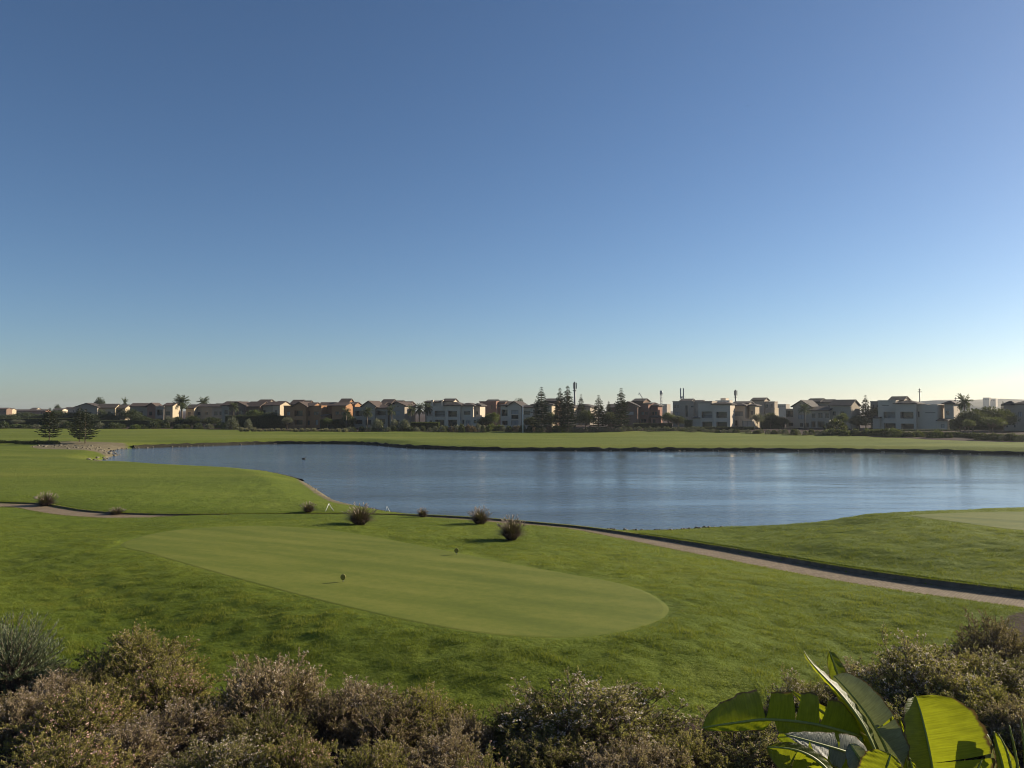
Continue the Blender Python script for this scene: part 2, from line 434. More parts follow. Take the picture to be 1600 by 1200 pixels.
def rooftile_material(name, col):
    m, N, L, out = newmat(name)
    tc = N.new('ShaderNodeTexCoord').outputs['Object']
    n = noise(N, L, tc, 2.5, 5, .7)
    c = ramp(N, L, n, [(.3, tuple(x * .65 for x in col)), (.7, tuple(x * 1.35 for x in col))])
    w = N.new('ShaderNodeTexWave'); w.inputs['Scale'].default_value = 1.6; L.new(tc, w.inputs[0])
    b = principled(N, L, out, None, .8, .25); L.new(c, b.inputs['Base Color'])
    L.new(bump(N, L, w.outputs['Fac'], .6, .06), b.inputs['Normal'])
    return m
def bigleaf_material(name, col, tcol, trans, rough, spec, streak=.36):
    m, N, L, out = newmat(name)
    uv = N.new('ShaderNodeUVMap').outputs[0]
    vein = noise(N, L, mapping(N, L, uv, (90, 1.6, 1)), 1.0, 3, .6)
    blot = noise(N, L, mapping(N, L, uv, (6, 2, 1)), 1.0, 5, .65)
    f = math_(N, L, 'ADD', math_(N, L, 'MULTIPLY', vein, .6), math_(N, L, 'MULTIPLY', blot, .4))
    c = ramp(N, L, f, [(.3, tuple(x * (1 - streak) for x in col)), (.7, tuple(min(1, x * (1 + streak)) for x in col))])
    t = ramp(N, L, f, [(.3, tuple(x * (1 - streak) for x in tcol)), (.7, tuple(min(1, x * (1 + streak)) for x in tcol))])
    sp = N.new('ShaderNodeSeparateXYZ'); L.new(uv, sp.inputs[0])
    rim = math_(N, L, 'ADD', sp.outputs[1], math_(N, L, 'MULTIPLY', noise(N, L, mapping(N, L, uv, (22, 3, 1)), 1.0, 4, .7), .16))
    rimf = ramp(N, L, rim, [(.0, (0, 0, 0)), (.5, (0, 0, 0)), (.525, (1, 1, 1))])
    rimm = math_(N, L, 'MULTIPLY', rim, .5); L.new(rimm, rimf.node.inputs[0])
    c = mixc(N, L, rimf, c, (.13, .085, .035)); t = mixc(N, L, rimf, t, (.10, .06, .02))
    b = principled(N, L, None, None, rough, spec); L.new(c, b.inputs['Base Color'])
    L.new(bump(N, L, vein, .5, .008), b.inputs['Normal'])
    tr = N.new('ShaderNodeBsdfTranslucent'); L.new(t, tr.inputs[0])
    mx = N.new('ShaderNodeMixShader'); mx.inputs[0].default_value = trans
    L.new(b.outputs[0], mx.inputs[1]); L.new(tr.outputs[0], mx.inputs[2]); L.new(mx.outputs[0], out.inputs[0])
    return m

M = {}
M['ground'] = ground_material(); M['green'] = green_material(); M['green_dimmed'] = green_material(.86, 'mown_green_dimmed'); M['water'] = water_material(); M['paver'] = paver_material()  # mound turf darkened in colour to offset brighter sunlight on the flat
M['grass'] = leafmat('grass_blades', [(0, (.036, .058, .005)), (.5, (.104, .142, .010)), (1, (.225, .245, .030))], .40, 0)
M['wallstone'] = simple('retaining_concrete', (.115, .092, .070), .9, .2, .4, 3, .4, 12)
M['stone'] = simple('shore_stone', (.17, .145, .11), .9, .2, .45, 1.1, .4, 6)
M['bank'] = simple('wet_bank_soil', (.030, .027, .016), .85, .2, .5, .9, .6, 3)
M['bark'] = simple('bark', (.16, .125, .09), .9, .2, .3, 4)
M['bark_dark'] = simple('dark_bark', (.075, .058, .045), .9, .2, .3, 4)
M['twig'] = simple('dry_twig', (.15, .115, .085), .9, .2, .35, 8)
M['pine'] = leafmat('pine_needles', [(0, (.015, .024, .012)), (.5, (.032, .045, .021)), (1, (.066, .078, .037))], .12)
M['palm'] = leafmat('palm_fronds', [(0, (.035, .050, .022)), (.5, (.070, .090, .038)), (1, (.14, .16, .07))], .2)
M['dark_leaf'] = leafmat('dark_foliage', [(0, (.014, .024, .009)), (.5, (.030, .046, .016)), (1, (.066, .084, .027))], .18)
M['green_leaf'] = leafmat('green_foliage', [(0, (.030, .050, .012)), (.5, (.065, .095, .022)), (1, (.13, .16, .04))], .25)
M['olive_leaf'] = leafmat('olive_foliage', [(0, (.060, .068, .045)), (.5, (.115, .122, .080)), (1, (.20, .20, .14))], .2)
M['pale_tuft'] = leafmat('pale_grass_tuft', [(0, (.085, .085, .05)), (.5, (.19, .175, .11)), (1, (.33, .29, .20))], .3)
M['rust_leaf'] = leafmat('rusty_foliage', [(0, (.05, .035, .022)), (.5, (.11, .062, .042)), (1, (.19, .10, .07))], .2)
M['tuft_blade'] = leafmat('fountain_grass_blade', [(0, (.030, .017, .017)), (.5, (.072, .042, .037)), (1, (.17, .11, .085))], .2, .06)
M['tuft_plume'] = leafmat('fountain_grass_plume', [(0, (.30, .22, .19)), (.5, (.48, .38, .33)), (1, (.66, .56, .48))], .4, .06)
M['sh_olive'] = leafmat('shrub_leaf_olive', [(0, (.068, .064, .014)), (.5, (.265, .235, .058)), (1, (.52, .42, .135))], .45, .08)
M['sh_tan'] = leafmat('shrub_leaf_tan', [(0, (.090, .066, .030)), (.5, (.30, .215, .125)), (1, (.54, .41, .27))], .42, .08)
M['sh_dark'] = leafmat('shrub_leaf_dark', [(0, (.042, .042, .012)), (.5, (.18, .162, .052)), (1, (.38, .32, .12))], .42, .08)
M['sh_red'] = leafmat('shrub_leaf_russet', [(0, (.065, .044, .026)), (.5, (.175, .118, .068)), (1, (.33, .235, .14))], .4, .08)
M['fl_pink'] = leafmat('flower_pink', [(0, (.44, .20, .18)), (.5, (.62, .36, .32)), (1, (.76, .54, .48))], .3, .05)
M['fl_white'] = leafmat('flower_white', [(0, (.46, .34, .27)), (.5, (.62, .50, .42)), (1, (.78, .68, .58))], .3, .05)
M['fl_tan'] = leafmat('dry_flower_head', [(0, (.30, .20, .13)), (.5, (.46, .33, .23)), (1, (.60, .47, .35))], .3, .05)
M['oleander'] = leafmat('narrow_leaf_greygreen', [(0, (.052, .070, .038)), (.5, (.125, .155, .088)), (1, (.26, .285, .185))], .25, .05)
M['leaf_green'] = bigleaf_material('big_leaf_green', (.080, .105, .012), (.30, .33, .012), .55, .45, .35)
M['leaf_dark'] = bigleaf_material('big_leaf_dark', (.055, .075, .012), (.21, .25, .012), .45, .42, .4)
M['leaf_silver'] = bigleaf_material('big_leaf_waxy', (.165, .175, .135), (.17, .19, .06), .28, .5, .3, .35)
M['leaf_rib'] = simple('leaf_rib', (.22, .24, .06), .5, .4, .15, 6)
M['disc'] = simple('marker_paint', (.22, .19, .035), .5, .4, .1, 8)
M['steel'] = simple('painted_steel', (.24, .25, .26), .5, .5, .1, 2)
M['steel_dark'] = simple('dark_steel', (.07, .075, .08), .5, .5, .1, 2)
M['white_paint'] = simple('white_paint', (.78, .77, .73), .5, .4, .05, 2)
M['rope'] = simple('pale_rope', (.68, .66, .60), .8, .2, .1, 8)
M['duck'] = simple('duck_feathers', (.05, .045, .04), .8, .2, .4, 9)
M['glass'] = simple('window_glass', (.030, .034, .040), .12, .6, .2, .5)
M['glass_pale'] = simple('curtained_glass', (.24, .235, .22), .35, .5, .15, .5)  # even pale colour of curtained panes
M['frame_dark'] = simple('dark_frame', (.055, .050, .046), .6, .4, .1, 2)
M['tile_red'] = rooftile_material('roof_tile_red', (.082, .058, .046))
M['tile_brown'] = rooftile_material('roof_tile_brown', (.066, .053, .044))
M['w_white'] = simple('render_white', (.49, .415, .32), .9, .2, .06, .35)
M['w_cream'] = simple('render_cream', (.42, .345, .235), .9, .2, .07, .35)
M['w_beige'] = simple('render_beige', (.34, .285, .215), .9, .2, .07, .35)
M['w_grey'] = simple('render_grey', (.30, .255, .20), .9, .2, .07, .35)
M['w_terra'] = simple('render_terracotta', (.30, .160, .080), .9, .2, .09, .35)
M['w_redbrown'] = simple('render_redbrown', (.255, .140, .100), .9, .2, .09, .35)
M['w_brown'] = simple('render_brown', (.17, .112, .08), .9, .2, .09, .35)
M['hill'] = simple('dry_hill', (.19, .175, .13), .95, .1, .35, .02)
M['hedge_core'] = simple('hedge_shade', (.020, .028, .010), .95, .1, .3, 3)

# ------------------------------------------------------------------ the ground sheet
def axis(start, fine_to, step, g1, mid_to, g2, end):
    a = [start]
    while a[-1] < end:
        if a[-1] >= mid_to: step *= g2
        elif a[-1] >= fine_to: step *= g1
        a.append(a[-1] + step)
    return np.array(a)
ax = axis(0, 21, .16, 1.0135, 170, 1.18, 2600)
XS = np.concatenate([-ax[:0:-1], ax])
ay = axis(10, 31, .14, 1.011, 260, 1.18, 2800)
ayn = -axis(-10, -9, .5, 1.12, 2000, 1.2, 300)[1:]
YS = np.concatenate([ayn[::-1], ay])
GX, GY = np.meshgrid(XS, YS)
gz = terrain(GX.ravel(), GY.ravel(), True)
nx, ny = len(XS), len(YS)
idx = np.arange(nx * ny).reshape(ny, nx)
quads = np.stack([idx[:-1, :-1], idx[:-1, 1:], idx[1:, 1:], idx[1:, :-1]], -1).reshape(-1, 4)
gme = mesh_np('ground', np.stack([GX.ravel(), GY.ravel(), gz], 1), quads, True)
fx, fy = GX.ravel(), GY.ravel()
SAND = smooth_poly([PZ(a, b, .8)[:2] for a, b in [(48, 698.5), (75, 695), (110, 692.5), (165, 692.5), (198, 693.5), (192, 701), (184, 711), (172, 717), (154, 721.5), (146, 721), (160, 714), (166, 708), (150, 704), (110, 702.5), (66, 701.5)]], 4)
SAND2 = smooth_poly([PZ(a, b, .2)[:2] for a, b in [(474, 751), (490, 753), (512, 768), (532, 780), (552, 789), (536, 788), (512, 778), (494, 766)]], 4)
zone = np.zeros((nx * ny, 4), np.float32); zone[:, 3] = 1
zone[:, 0] = np.clip(.5 - np.minimum(sdist(SAND, fx, fy) / 3.0, (sdist(SAND2, fx, fy) - .6) / 1.0), 0, 1)
zone[:, 1] = np.clip(.5 - sdist(BED, fx, fy) / .8, 0, 1)
farbed = sstep(0, 1, (fy - np.interp(fx / np.maximum(fy, 1) * F + 800, [0, 300, 380, 543, 700, 1000, 1150, 1300, 1450, 1600], [232, 232, 222, 205, 205, 203, 195, 172, 150, 139])) / 8)
zone[:, 1] = np.maximum(zone[:, 1], farbed * (fy > 100) * .92)
zone[:, 2] = sstep(60, 95, np.hypot(fx, fy))
ca = gme.color_attributes.new('zone', 'FLOAT_COLOR', 'POINT'); ca.data.foreach_set('color', zone.ravel())
link('ground', gme, M['ground'], kind='structure')

# lake, banks
wx0, wx1, wy0, wy1 = LAKE[:, 0].min() - 3, LAKE[:, 0].max() + 3, LAKE[:, 1].min() - 3, LAKE[:, 1].max() + 3
wme = mesh_np('lake', [(wx0, wy0, 0), (wx1, wy0, 0), (wx1, wy1, 0), (wx0, wy1, 0)], [(0, 1, 2, 3)])
link('lake_water', wme, M['water'], kind='structure')
def ribbon(name, poly, prof, mat, closed=True, jitter=0.0, zfun=None):
    """strip along a line; prof rows are (offset outward, z or None = on the ground)"""
    n = len(poly); V = []
    for i in range(n):
        a = poly[(i - 1) % n] if closed else poly[max(i - 1, 0)]
        b = poly[(i + 1) % n] if closed else poly[min(i + 1, n - 1)]
        t = np.array(b[:2]) - np.array(a[:2]); t /= np.linalg.norm(t) + 1e-9
        nrm = np.array([t[1], -t[0]])
        for o_, z in prof:
            jo = jitter * rng.normal()
            p = np.array(poly[i][:2]) + nrm * (o_ + jo)
            V.append((p[0], p[1], z))
    V = np.array(V); k = len(prof)
    Fs = []
    for i in range(n if closed else n - 1):
        j = (i + 1) % n
        for q in range(k - 1): Fs.append((i * k + q, j * k + q, j * k + q + 1, i * k + q + 1))
    return V, np.array(Fs)
def densify(poly, step, closed=True):
    out = []; n = len(poly)
    for i in range(n if closed else n - 1):
        a, b = poly[i], poly[(i + 1) % n]
        m = max(1, int(np.linalg.norm(b[:2] - a[:2]) / step))
        for k in range(m): out.append(a + (b - a) * k / m)
    if not closed: out.append(poly[-1])
    return np.array(out)
area = 0.5 * np.sum(LAKE[:, 0] * np.roll(LAKE[:, 1], -1) - np.roll(LAKE[:, 0], -1) * LAKE[:, 1])
LK = LAKE if area > 0 else LAKE[::-1]              # anticlockwise: outward normal = (ty, -tx)
LKD = densify(LK, 0.9)
far_side = LKD[:, 1] > 118
V, Fs = ribbon('bank', LKD, [(-.5, -.35), (-.12, -.02), (.05, .16), (.25, .34), (.8, .42), (1.7, .40)], None, True, .05)
kprof = 6
big = np.repeat(far_side, kprof)
hscale = np.where(big, 1.7, .55)
V[:, 2] = np.where(V[:, 2] > 0, V[:, 2] * hscale * (1 + .30 * rng.normal(size=len(V)) * .5), V[:, 2])
tzv = terrain(V[:, 0], V[:, 1])
V[5::6, 2] = tzv[5::6] - .05
V[4::6, 2] = np.maximum(V[4::6, 2] * .6, tzv[4::6] + .02)
# keep the bank off the sandy spit and the pale beach: there the sand runs into the water
sandy = np.minimum(sdist(SAND, LKD[:, 0], LKD[:, 1]), sdist(SAND2, LKD[:, 0], LKD[:, 1])) < 0.8
keep = ~(sandy[Fs[:, 0] // 6] | sandy[Fs[:, 1] // 6])
link('lake_bank', mesh_np('lake_bank', V, Fs[keep], True), M['bank'], kind='structure')
# stones along the water's edge
def rock_mesh():
    V = np.array([(x, y, z) for z in (-.5, .15, .5) for x, y in [(math.cos(a) * (1 - .35 * (z > .3)), math.sin(a) * (1 - .35 * (z > .3))) for a in np.linspace(0, 2 * math.pi, 6)[:-1]]] + [(0, 0, .72)])
    Fc = []
    for r in range(2):
        for k in range(5):
            a, b, c, d = r * 5 + k, r * 5 + (k + 1) % 5, (r + 1) * 5 + (k + 1) % 5, (r + 1) * 5 + k
            Fc += [(a, b, c), (a, c, d)]
    for k in range(5): Fc.append((10 + k, 10 + (k + 1) % 5, 15))
    return V, np.array(Fc)
RV, RF = rock_mesh()
def scatter_rocks(pts, smin, smax, kf=None):
    VV = []; FF = []
    for i, p in enumerate(pts):
        s = rng.uniform(smin, smax) * (kf(p) if kf else 1); q = rng.uniform(0, 6.28)
        v = RV * (1 + .22 * rng.normal(size=RV.shape)) * s * np.array([rng.uniform(.7, 1.3), rng.uniform(.7, 1.2), rng.uniform(.45, .8)])
        c, sn = math.cos(q), math.sin(q)
        v = np.stack([v[:, 0] * c - v[:, 1] * sn, v[:, 0] * sn + v[:, 1] * c, v[:, 2]], 1) + np.array(p)
        VV.append(v); FF.append(RF + i * len(RV))
    return np.vstack(VV), np.vstack(FF)
rp = []
for p in LKD:
    if p[1] > 118 and abs(p[0]) < 115:
        dens = .9 if p[0] < -60 else (.35 if p[0] < 20 else 1.2)
        for _ in range(rng.poisson(dens)):
            q = p + rng.normal(size=2) * np.array([.5, .25]); rp.append((q[0], q[1], rng.uniform(-.02, .12)))
    elif p[1] < 60 and 5 < p[0] < 22:
        for _ in range(rng.poisson(9.0)):
            q = p + rng.normal(size=2) * np.array([.5, .16]) - np.array([0, .75]); rp.append((q[0], q[1], tz(q[0], q[1]) + rng.uniform(.0, .06)))
V, Fc = scatter_rocks(rp, .10, .26, lambda q: .5 if q[1] < 60 else 1.0)
link('bank_stones', mesh_np('bank_stones', V, Fc), M['stone'], kind='stuff', label='small stones along the edge of the lake')
rp = []
for p, w, n in [(PZ(a, b, .25), w, n) for a, b, w, n in [(75, 702.5, 2, 8), (95, 702.5, 3, 18), (120, 702.8, 3, 20), (145, 703.5, 3, 20), (165, 704, 3, 22), (178, 709, 1.6, 24), (170, 714.5, 1.4, 24), (160, 718.5, 1.2, 22), (151, 721.3, 1.0, 14), (185, 702, 2, 20), (205, 700.5, 2, 12)]]:
    for _ in range(n):
        q = p[:2] + rng.normal(size=2) * w * np.array([.6, .7]); rp.append((q[0], q[1], max(tz(q[0], q[1]), -.05) + .03)) if sdist(LAKE, q[0], q[1])[0] > -.5 else None
V, Fc = scatter_rocks(rp, .10, .30)
M['stone_pale'] = simple('pale_shore_stone', (.16, .142, .100), .9, .2, .45, 1.1, .4, 6)
link('spit_stones', mesh_np('spit_stones', V, Fc), M['stone_pale'], kind='stuff', label='pale stones on the sandy spit by the pines')
rp = []
for p in LKD:
    if sdist(SAND2, p[0], p[1])[0] < .8:
        for _ in range(rng.poisson(5)):
            q = p + rng.normal(size=2) * .4; rp.append((q[0], q[1], max(tz(q[0], q[1]), -.05) + .02)) if sdist(LAKE, q[0], q[1])[0] > -.1 else None
V, Fc = scatter_rocks(rp, .04, .11)
link('beach_pebbles', mesh_np('beach_pebbles', V, Fc), M['stone_pale'], kind='stuff', label='pale pebbles on the little beach at the lake edge')

# tee and mound green: short turf sheets
def sheet(name, poly, z, mat):
    poly = densify(poly, .35)
    me = bpy.data.meshes.new(name)
    c = poly.mean(0)
    rings = [poly * s + c * (1 - s) for s in (1.0, .985, .85, .6, .3)]
    V = [(p[0], p[1], z - (.012 if k == 0 else 0)) for k, r in enumerate(rings) for p in r] + [(c[0], c[1], z)]
    n = len(poly); Fs = []
    for r in range(4):
        for i in range(n): Fs.append((r * n + i, r * n + (i + 1) % n, (r + 1) * n + (i + 1) % n, (r + 1) * n + i))
    for i in range(n): Fs.append((4 * n + i, 4 * n + (i + 1) % n, 5 * n))
    me.from_pydata(V, [], Fs); me.update()
    import bmesh as _b
    bm = _b.new(); bm.from_mesh(me); _b.ops.recalc_face_normals(bm, faces=bm.faces)
    if sum(f.normal.z for f in bm.faces) < 0: _b.ops.reverse_faces(bm, faces=bm.faces)
    bm.to_mesh(me); bm.free()
    return link(name, me, mat, kind='structure')
sheet('tee_green', TEE, TEE_Z + .014, M['green'])
sheet('mound_green', MGREEN, MOUND_Z + .014, M['green_dimmed'])

# cart path and the low retaining wall on its far side
PD_ = densify(PATH, .5, False)
def offset_line(line, o_):
    out = []
    for i in range(len(line)):
        t = line[min(i + 1, len(line) - 1)][:2] - line[max(i - 1, 0)][:2]; t = t / (np.linalg.norm(t) + 1e-9)
        out.append(line[i][:2] + np.array([-t[1], t[0]]) * o_)
    return np.array(out)
eL, eR = offset_line(PD_, PATH_HW + .02), offset_line(PD_, -PATH_HW - .05)
n = len(PD_)
V = np.vstack([np.c_[eR, PD_[:, 2]], np.c_[eL, PD_[:, 2]]])
pf = np.array([(i, i + 1, n + i + 1, n + i) for i in range(n - 1)])
pme = mesh_np('cart_path', V, pf)
uvl = pme.uv_layers.new(name='UVMap')
dist = np.concatenate([[0], np.cumsum(np.linalg.norm(np.diff(PD_[:, :2], axis=0), axis=1))])
uv = []
for i in range(n - 1): uv += [(0, dist[i]), (0, dist[i + 1]), (2 * PATH_HW, dist[i + 1]), (2 * PATH_HW, dist[i])]
uvl.data.foreach_set('uv', np.array(uv, np.float32).ravel())
link('cart_path', pme, M['paver'], kind='structure')
w0, w1 = offset_line(PD_, PATH_HW), offset_line(PD_, PATH_HW + .24)
zt = PD_[:, 2] + wall_h(PD_[:, 0]) - .04
V = np.vstack([np.c_[w0, PD_[:, 2] - .3], np.c_[w0, zt], np.c_[w1, zt], np.c_[w1, PD_[:, 2] - .3]])
wf = []
for i in range(n - 1):
    for r in range(3): wf.append((r * n + i, r * n + i + 1, (r + 1) * n + i + 1, (r + 1) * n + i))
o = link('retaining_wall', mesh_np('retaining_wall', V, np.array(wf)), M['wallstone'], label='low dark retaining wall along the far side of the paved cart path', category='wall')

# ------------------------------------------------------------------ the near lawn's grass blades
def blades(name, n_try, ymin, ymax, hgt, wid, dens_fun):
    y = np.sqrt(rng.uniform(ymin ** 2, ymax ** 2, n_try)); x = (rng.uniform(-.72, .72, n_try)) * y
    keep = rng.uniform(size=n_try) < dens_fun(x, y)
    x, y = x[keep], y[keep]
    dt, dm, db = sdist(TEE, x, y), sdist(MGREEN, x, y), sdist(BED, x, y)
    dp, sg, _ = pdist(PATH, x, y); s = dp * sg
    dl = sdist(LAKE, x, y)
    ok = (dt > -.10 * rng.uniform(size=len(x))) & (dm > .05) & (db > -.25 + .2 * rng.normal(size=len(x))) & ((s < -PATH_HW - .02) | (s > PATH_HW + .14)) & (dl > .9)
    x, y = x[ok], y[ok]; edge = np.clip(dt[ok] / .75, 0, 1)
    z = terrain(x, y, True)
    n = len(x)
    clump = .62 + .50 * vnoise(x * .7, y, 2.2, 21) + .50 * vnoise(x * .8, y, 5.0, 22)
    h = hgt * rng.uniform(.6, 1.2, n) * np.clip(clump, .25, 1.7) * (.35 + .65 * edge); w = wid * rng.uniform(.7, 1.3, n)
    a = rng.uniform(0, 2 * math.pi, n); lean = rng.uniform(.15, .9, n) * h; la = rng.uniform(0, 2 * math.pi, n)
    ca_, sa = np.cos(a) * w / 2, np.sin(a) * w / 2
    V = np.empty((n, 3, 3))
    V[:, 0] = np.stack([x - ca_, y - sa, z - .01], 1); V[:, 1] = np.stack([x + ca_, y + sa, z - .01], 1)
    V[:, 2] = np.stack([x + np.cos(la) * lean, y + np.sin(la) * lean, z + h], 1)
    tint = np.clip(.5 + .20 * vnoise(x * .6, y, 1.3, 23) + .26 * vnoise(x, y, .22, 24) + .12 * vnoise(x, y, .6, 25) + .36 * (clump - .62) + .14 * rng.normal(size=n) + .40 * (1 - edge), 0, 1)
    me = mesh_np(name, V.reshape(-1, 3), np.arange(3 * n).reshape(-1, 3), False, tint)
    return link(name, me, M['grass'], kind='stuff', label='short rough grass of the near lawn around the tee')
blades('lawn_grass', 2300000, 14, 60, .078, .013, lambda x, y: np.clip((25.0 / y) ** 2.0, 0, 1) * (1 - .7 * sstep(38, 58, y)))

# ------------------------------------------------------------------ plant generators (each returns numpy mesh data)
def quads_cloud(P, D, L_, W_, roll=None):
    """leaf quads (diamonds) at P pointing along D"""
    n = len(P)
    D = D / (np.linalg.norm(D, axis=1, keepdims=True) + 1e-9)
    r = rng.normal(size=(n, 3)); S = np.cross(D, r); S /= np.linalg.norm(S, axis=1, keepdims=True) + 1e-9
    L_ = np.broadcast_to(L_, (n,))[:, None]; W_ = np.broadcast_to(W_, (n,))[:, None]
    V = np.stack([P, P + D * L_ * .45 + S * W_ * .5, P + D * L_, P + D * L_ * .45 - S * W_ * .5], 1)
    return V.reshape(-1, 3), np.arange(4 * n).reshape(-1, 4)
def tubes_np(A, B, ra, rb, n=3):
    """straight tapered twigs from A to B"""
    m = len(A); D = B - A; D = D / (np.linalg.norm(D, axis=1, keepdims=True) + 1e-9)
    r = rng.normal(size=(m, 3)); S = np.cross(D, r); S /= np.linalg.norm(S, axis=1, keepdims=True) + 1e-9; T = np.cross(D, S)
    ra = np.broadcast_to(ra, (m,))[:, None]; rb = np.broadcast_to(rb, (m,))[:, None]
    V = np.empty((m, 2 * n, 3))
    for k in range(n):
        q = 2 * math.pi * k / n; d = S * math.cos(q) + T * math.sin(q)
        V[:, k] = A + d * ra; V[:, n + k] = B + d * rb
    base = np.arange(m)[:, None] * 2 * n
    Fs = [np.concatenate([base + k, base + (k + 1) % n, base + n + (k + 1) % n, base + n + k], 1) for k in range(n)]
    return V.reshape(-1, 3), np.concatenate(Fs, 0)
def merge(parts):
    V = []; Fs = []; o_ = 0
    for v, f in parts: V.append(v); Fs.append(f + o_); o_ += len(v)
    return np.vstack(V), np.vstack(Fs)
def sph(n, zmin=-1.0):
    z = rng.uniform(zmin, 1, n); a = rng.uniform(0, 2 * math.pi, n); r = np.sqrt(1 - z * z)
    return np.stack([r * np.cos(a), r * np.sin(a), z], 1)

def near_shrub(name, seed, rad, hgt, leafm, flowm, n_br=210, leaf=(.042, .0145), flowers=.35, bare=.15, fl_size=.022):
    """flowering shrub: stems fan out from the base to a lumpy dome, twigs, small leaves and flower heads at the tips"""
    global rng
    keep_rng = rng; rng = np.random.default_rng(seed)
    root = thing(name, 'shrub', 'shrub')
    d = sph(n_br, .02)
    lump = 1 + .16 * np.sin(d[:, 0] * 5 + seed) * np.cos(d[:, 1] * 4 + seed * 2) + .06 * rng.normal(size=n_br)
    reach = rng.uniform(.55, 1.0, n_br) ** .5
    tips = d * np.array([rad, rad, hgt]) * (lump * reach)[:, None]
    base = rng.normal(size=(n_br, 3)) * np.array([.16, .16, 0]) * rad
    mid = base * .5 + tips * .52 + rng.normal(size=(n_br, 3)) * .05 * rad - np.array([0, 0, .04])
    S = [tubes_np(base, mid, .012, .008), tubes_np(mid, tips, .008, .004)]
    nt = 9
    u = rng.uniform(.15, 1, (n_br, nt)); B = mid[:, None] + (tips - mid)[:, None] * u[..., None]
    dirn = (tips - base)[:, None] / (np.linalg.norm(tips - base, axis=1)[:, None, None] + 1e-9) * .55 + rng.normal(size=(n_br, nt, 3)) * .55 + np.array([0, 0, .35])
    dirn /= np.linalg.norm(dirn, axis=2, keepdims=True)
    ln = rng.uniform(.08, .19, (n_br, nt))[..., None] * (rad ** .5)
    E = B + dirn * ln
    B, E = B.reshape(-1, 3), E.reshape(-1, 3); T = (E - B)
    S.append(tubes_np(B, E, .0042, .0022))
    V, Fs = merge(S)
    link('stems', mesh_np('stems', V, Fs, True), M['twig'], root)
    leafy = rng.uniform(size=len(B)) > bare
    nl = 19
    u = rng.uniform(.1, 1.05, (leafy.sum(), nl))
    P = (B[leafy][:, None] + T[leafy][:, None] * u[..., None]).reshape(-1, 3) + rng.normal(size=(leafy.sum() * nl, 3)) * .006
    D = np.repeat(T[leafy] / (np.linalg.norm(T[leafy], axis=1, keepdims=True) + 1e-9), nl, 0) * .7 + rng.normal(size=(len(P), 3)) * .55 + np.array([0, 0, .15])
    L_ = leaf[0] * rng.uniform(.6, 1.3, len(P)); W_ = leaf[1] * rng.uniform(.7, 1.3, len(P))
    V, Fs = quads_cloud(P, D, L_, W_)
    out = np.linalg.norm(P / np.array([rad, rad, hgt]), axis=1)
    tint = np.clip(.36 + .20 * (out - .6) + .20 * rng.normal(size=len(P)) + .15 * np.sin(P[:, 0] * 5 + seed), 0, 1)
    link('foliage', mesh_np('foliage', V, Fs, False, tint), M[leafm], root)
    if flowm:
        o2 = np.linalg.norm(E / np.array([rad, rad, hgt]), axis=1)
        pm = (np.sin(E[:, 0] * 6 / rad + seed) * np.cos(E[:, 1] * 5 / rad) > -.35)
        sel = (rng.uniform(size=len(E)) < flowers) & (o2 > .66) & pm & (E[:, 2] > .25 * hgt)
        C = E[sel]; m = 6
        P = np.repeat(C, m, 0) + rng.normal(size=(len(C) * m, 3)) * fl_size * .45
        D = rng.normal(size=P.shape) + np.array([0, 0, .7])
        V, Fs = quads_cloud(P, D, fl_size * rng.uniform(.7, 1.3, len(P)), fl_size * .75)
        tint = np.clip(np.repeat(rng.uniform(.15, .85, len(C)), m) + .12 * rng.normal(size=len(P)), 0, 1)
        link('flowers', mesh_np('flowers', V, Fs, False, tint), M[flowm], root)
    rng = keep_rng
    return root
def narrow_leaf_shrub(name, label, loc, rad, hgt):
    root = thing(name, label, 'shrub', loc)
    nb = 330
    d = sph(nb, .05); tips = d * np.array([rad, rad, hgt]) * rng.uniform(.6, 1.05, nb)[:, None]
    base = rng.normal(size=(nb, 3)) * np.array([.1, .1, 0]) * rad
    mid = base * .6 + tips * .35 + np.array([0, 0, .06 * hgt])
    V, Fs = merge([tubes_np(base, mid, .014, .009), tubes_np(mid, tips, .009, .004)])
    link('stems', mesh_np('stems', V, Fs, True), M['twig'], root)
    nl = 46
    u = rng.uniform(.2, 1.03, (nb, nl))
    P = (mid[:, None] + (tips - mid)[:, None] * u[..., None]).reshape(-1, 3)
    ax_ = np.repeat((tips - mid) / np.linalg.norm(tips - mid, axis=1, keepdims=True), nl, 0)
    D = ax_ * .6 + rng.normal(size=P.shape) * .38 + np.array([0, 0, .55])
    V, Fs = quads_cloud(P, D, rng.uniform(.08, .15, len(P)), rng.uniform(.013, .021, len(P)))
    tint = np.clip(.35 + .15 * u.ravel() + .2 * rng.normal(size=len(P)), 0, 1)
    link('foliage', mesh_np('foliage', V, Fs, False, tint), M['oleander'], root)
    return root
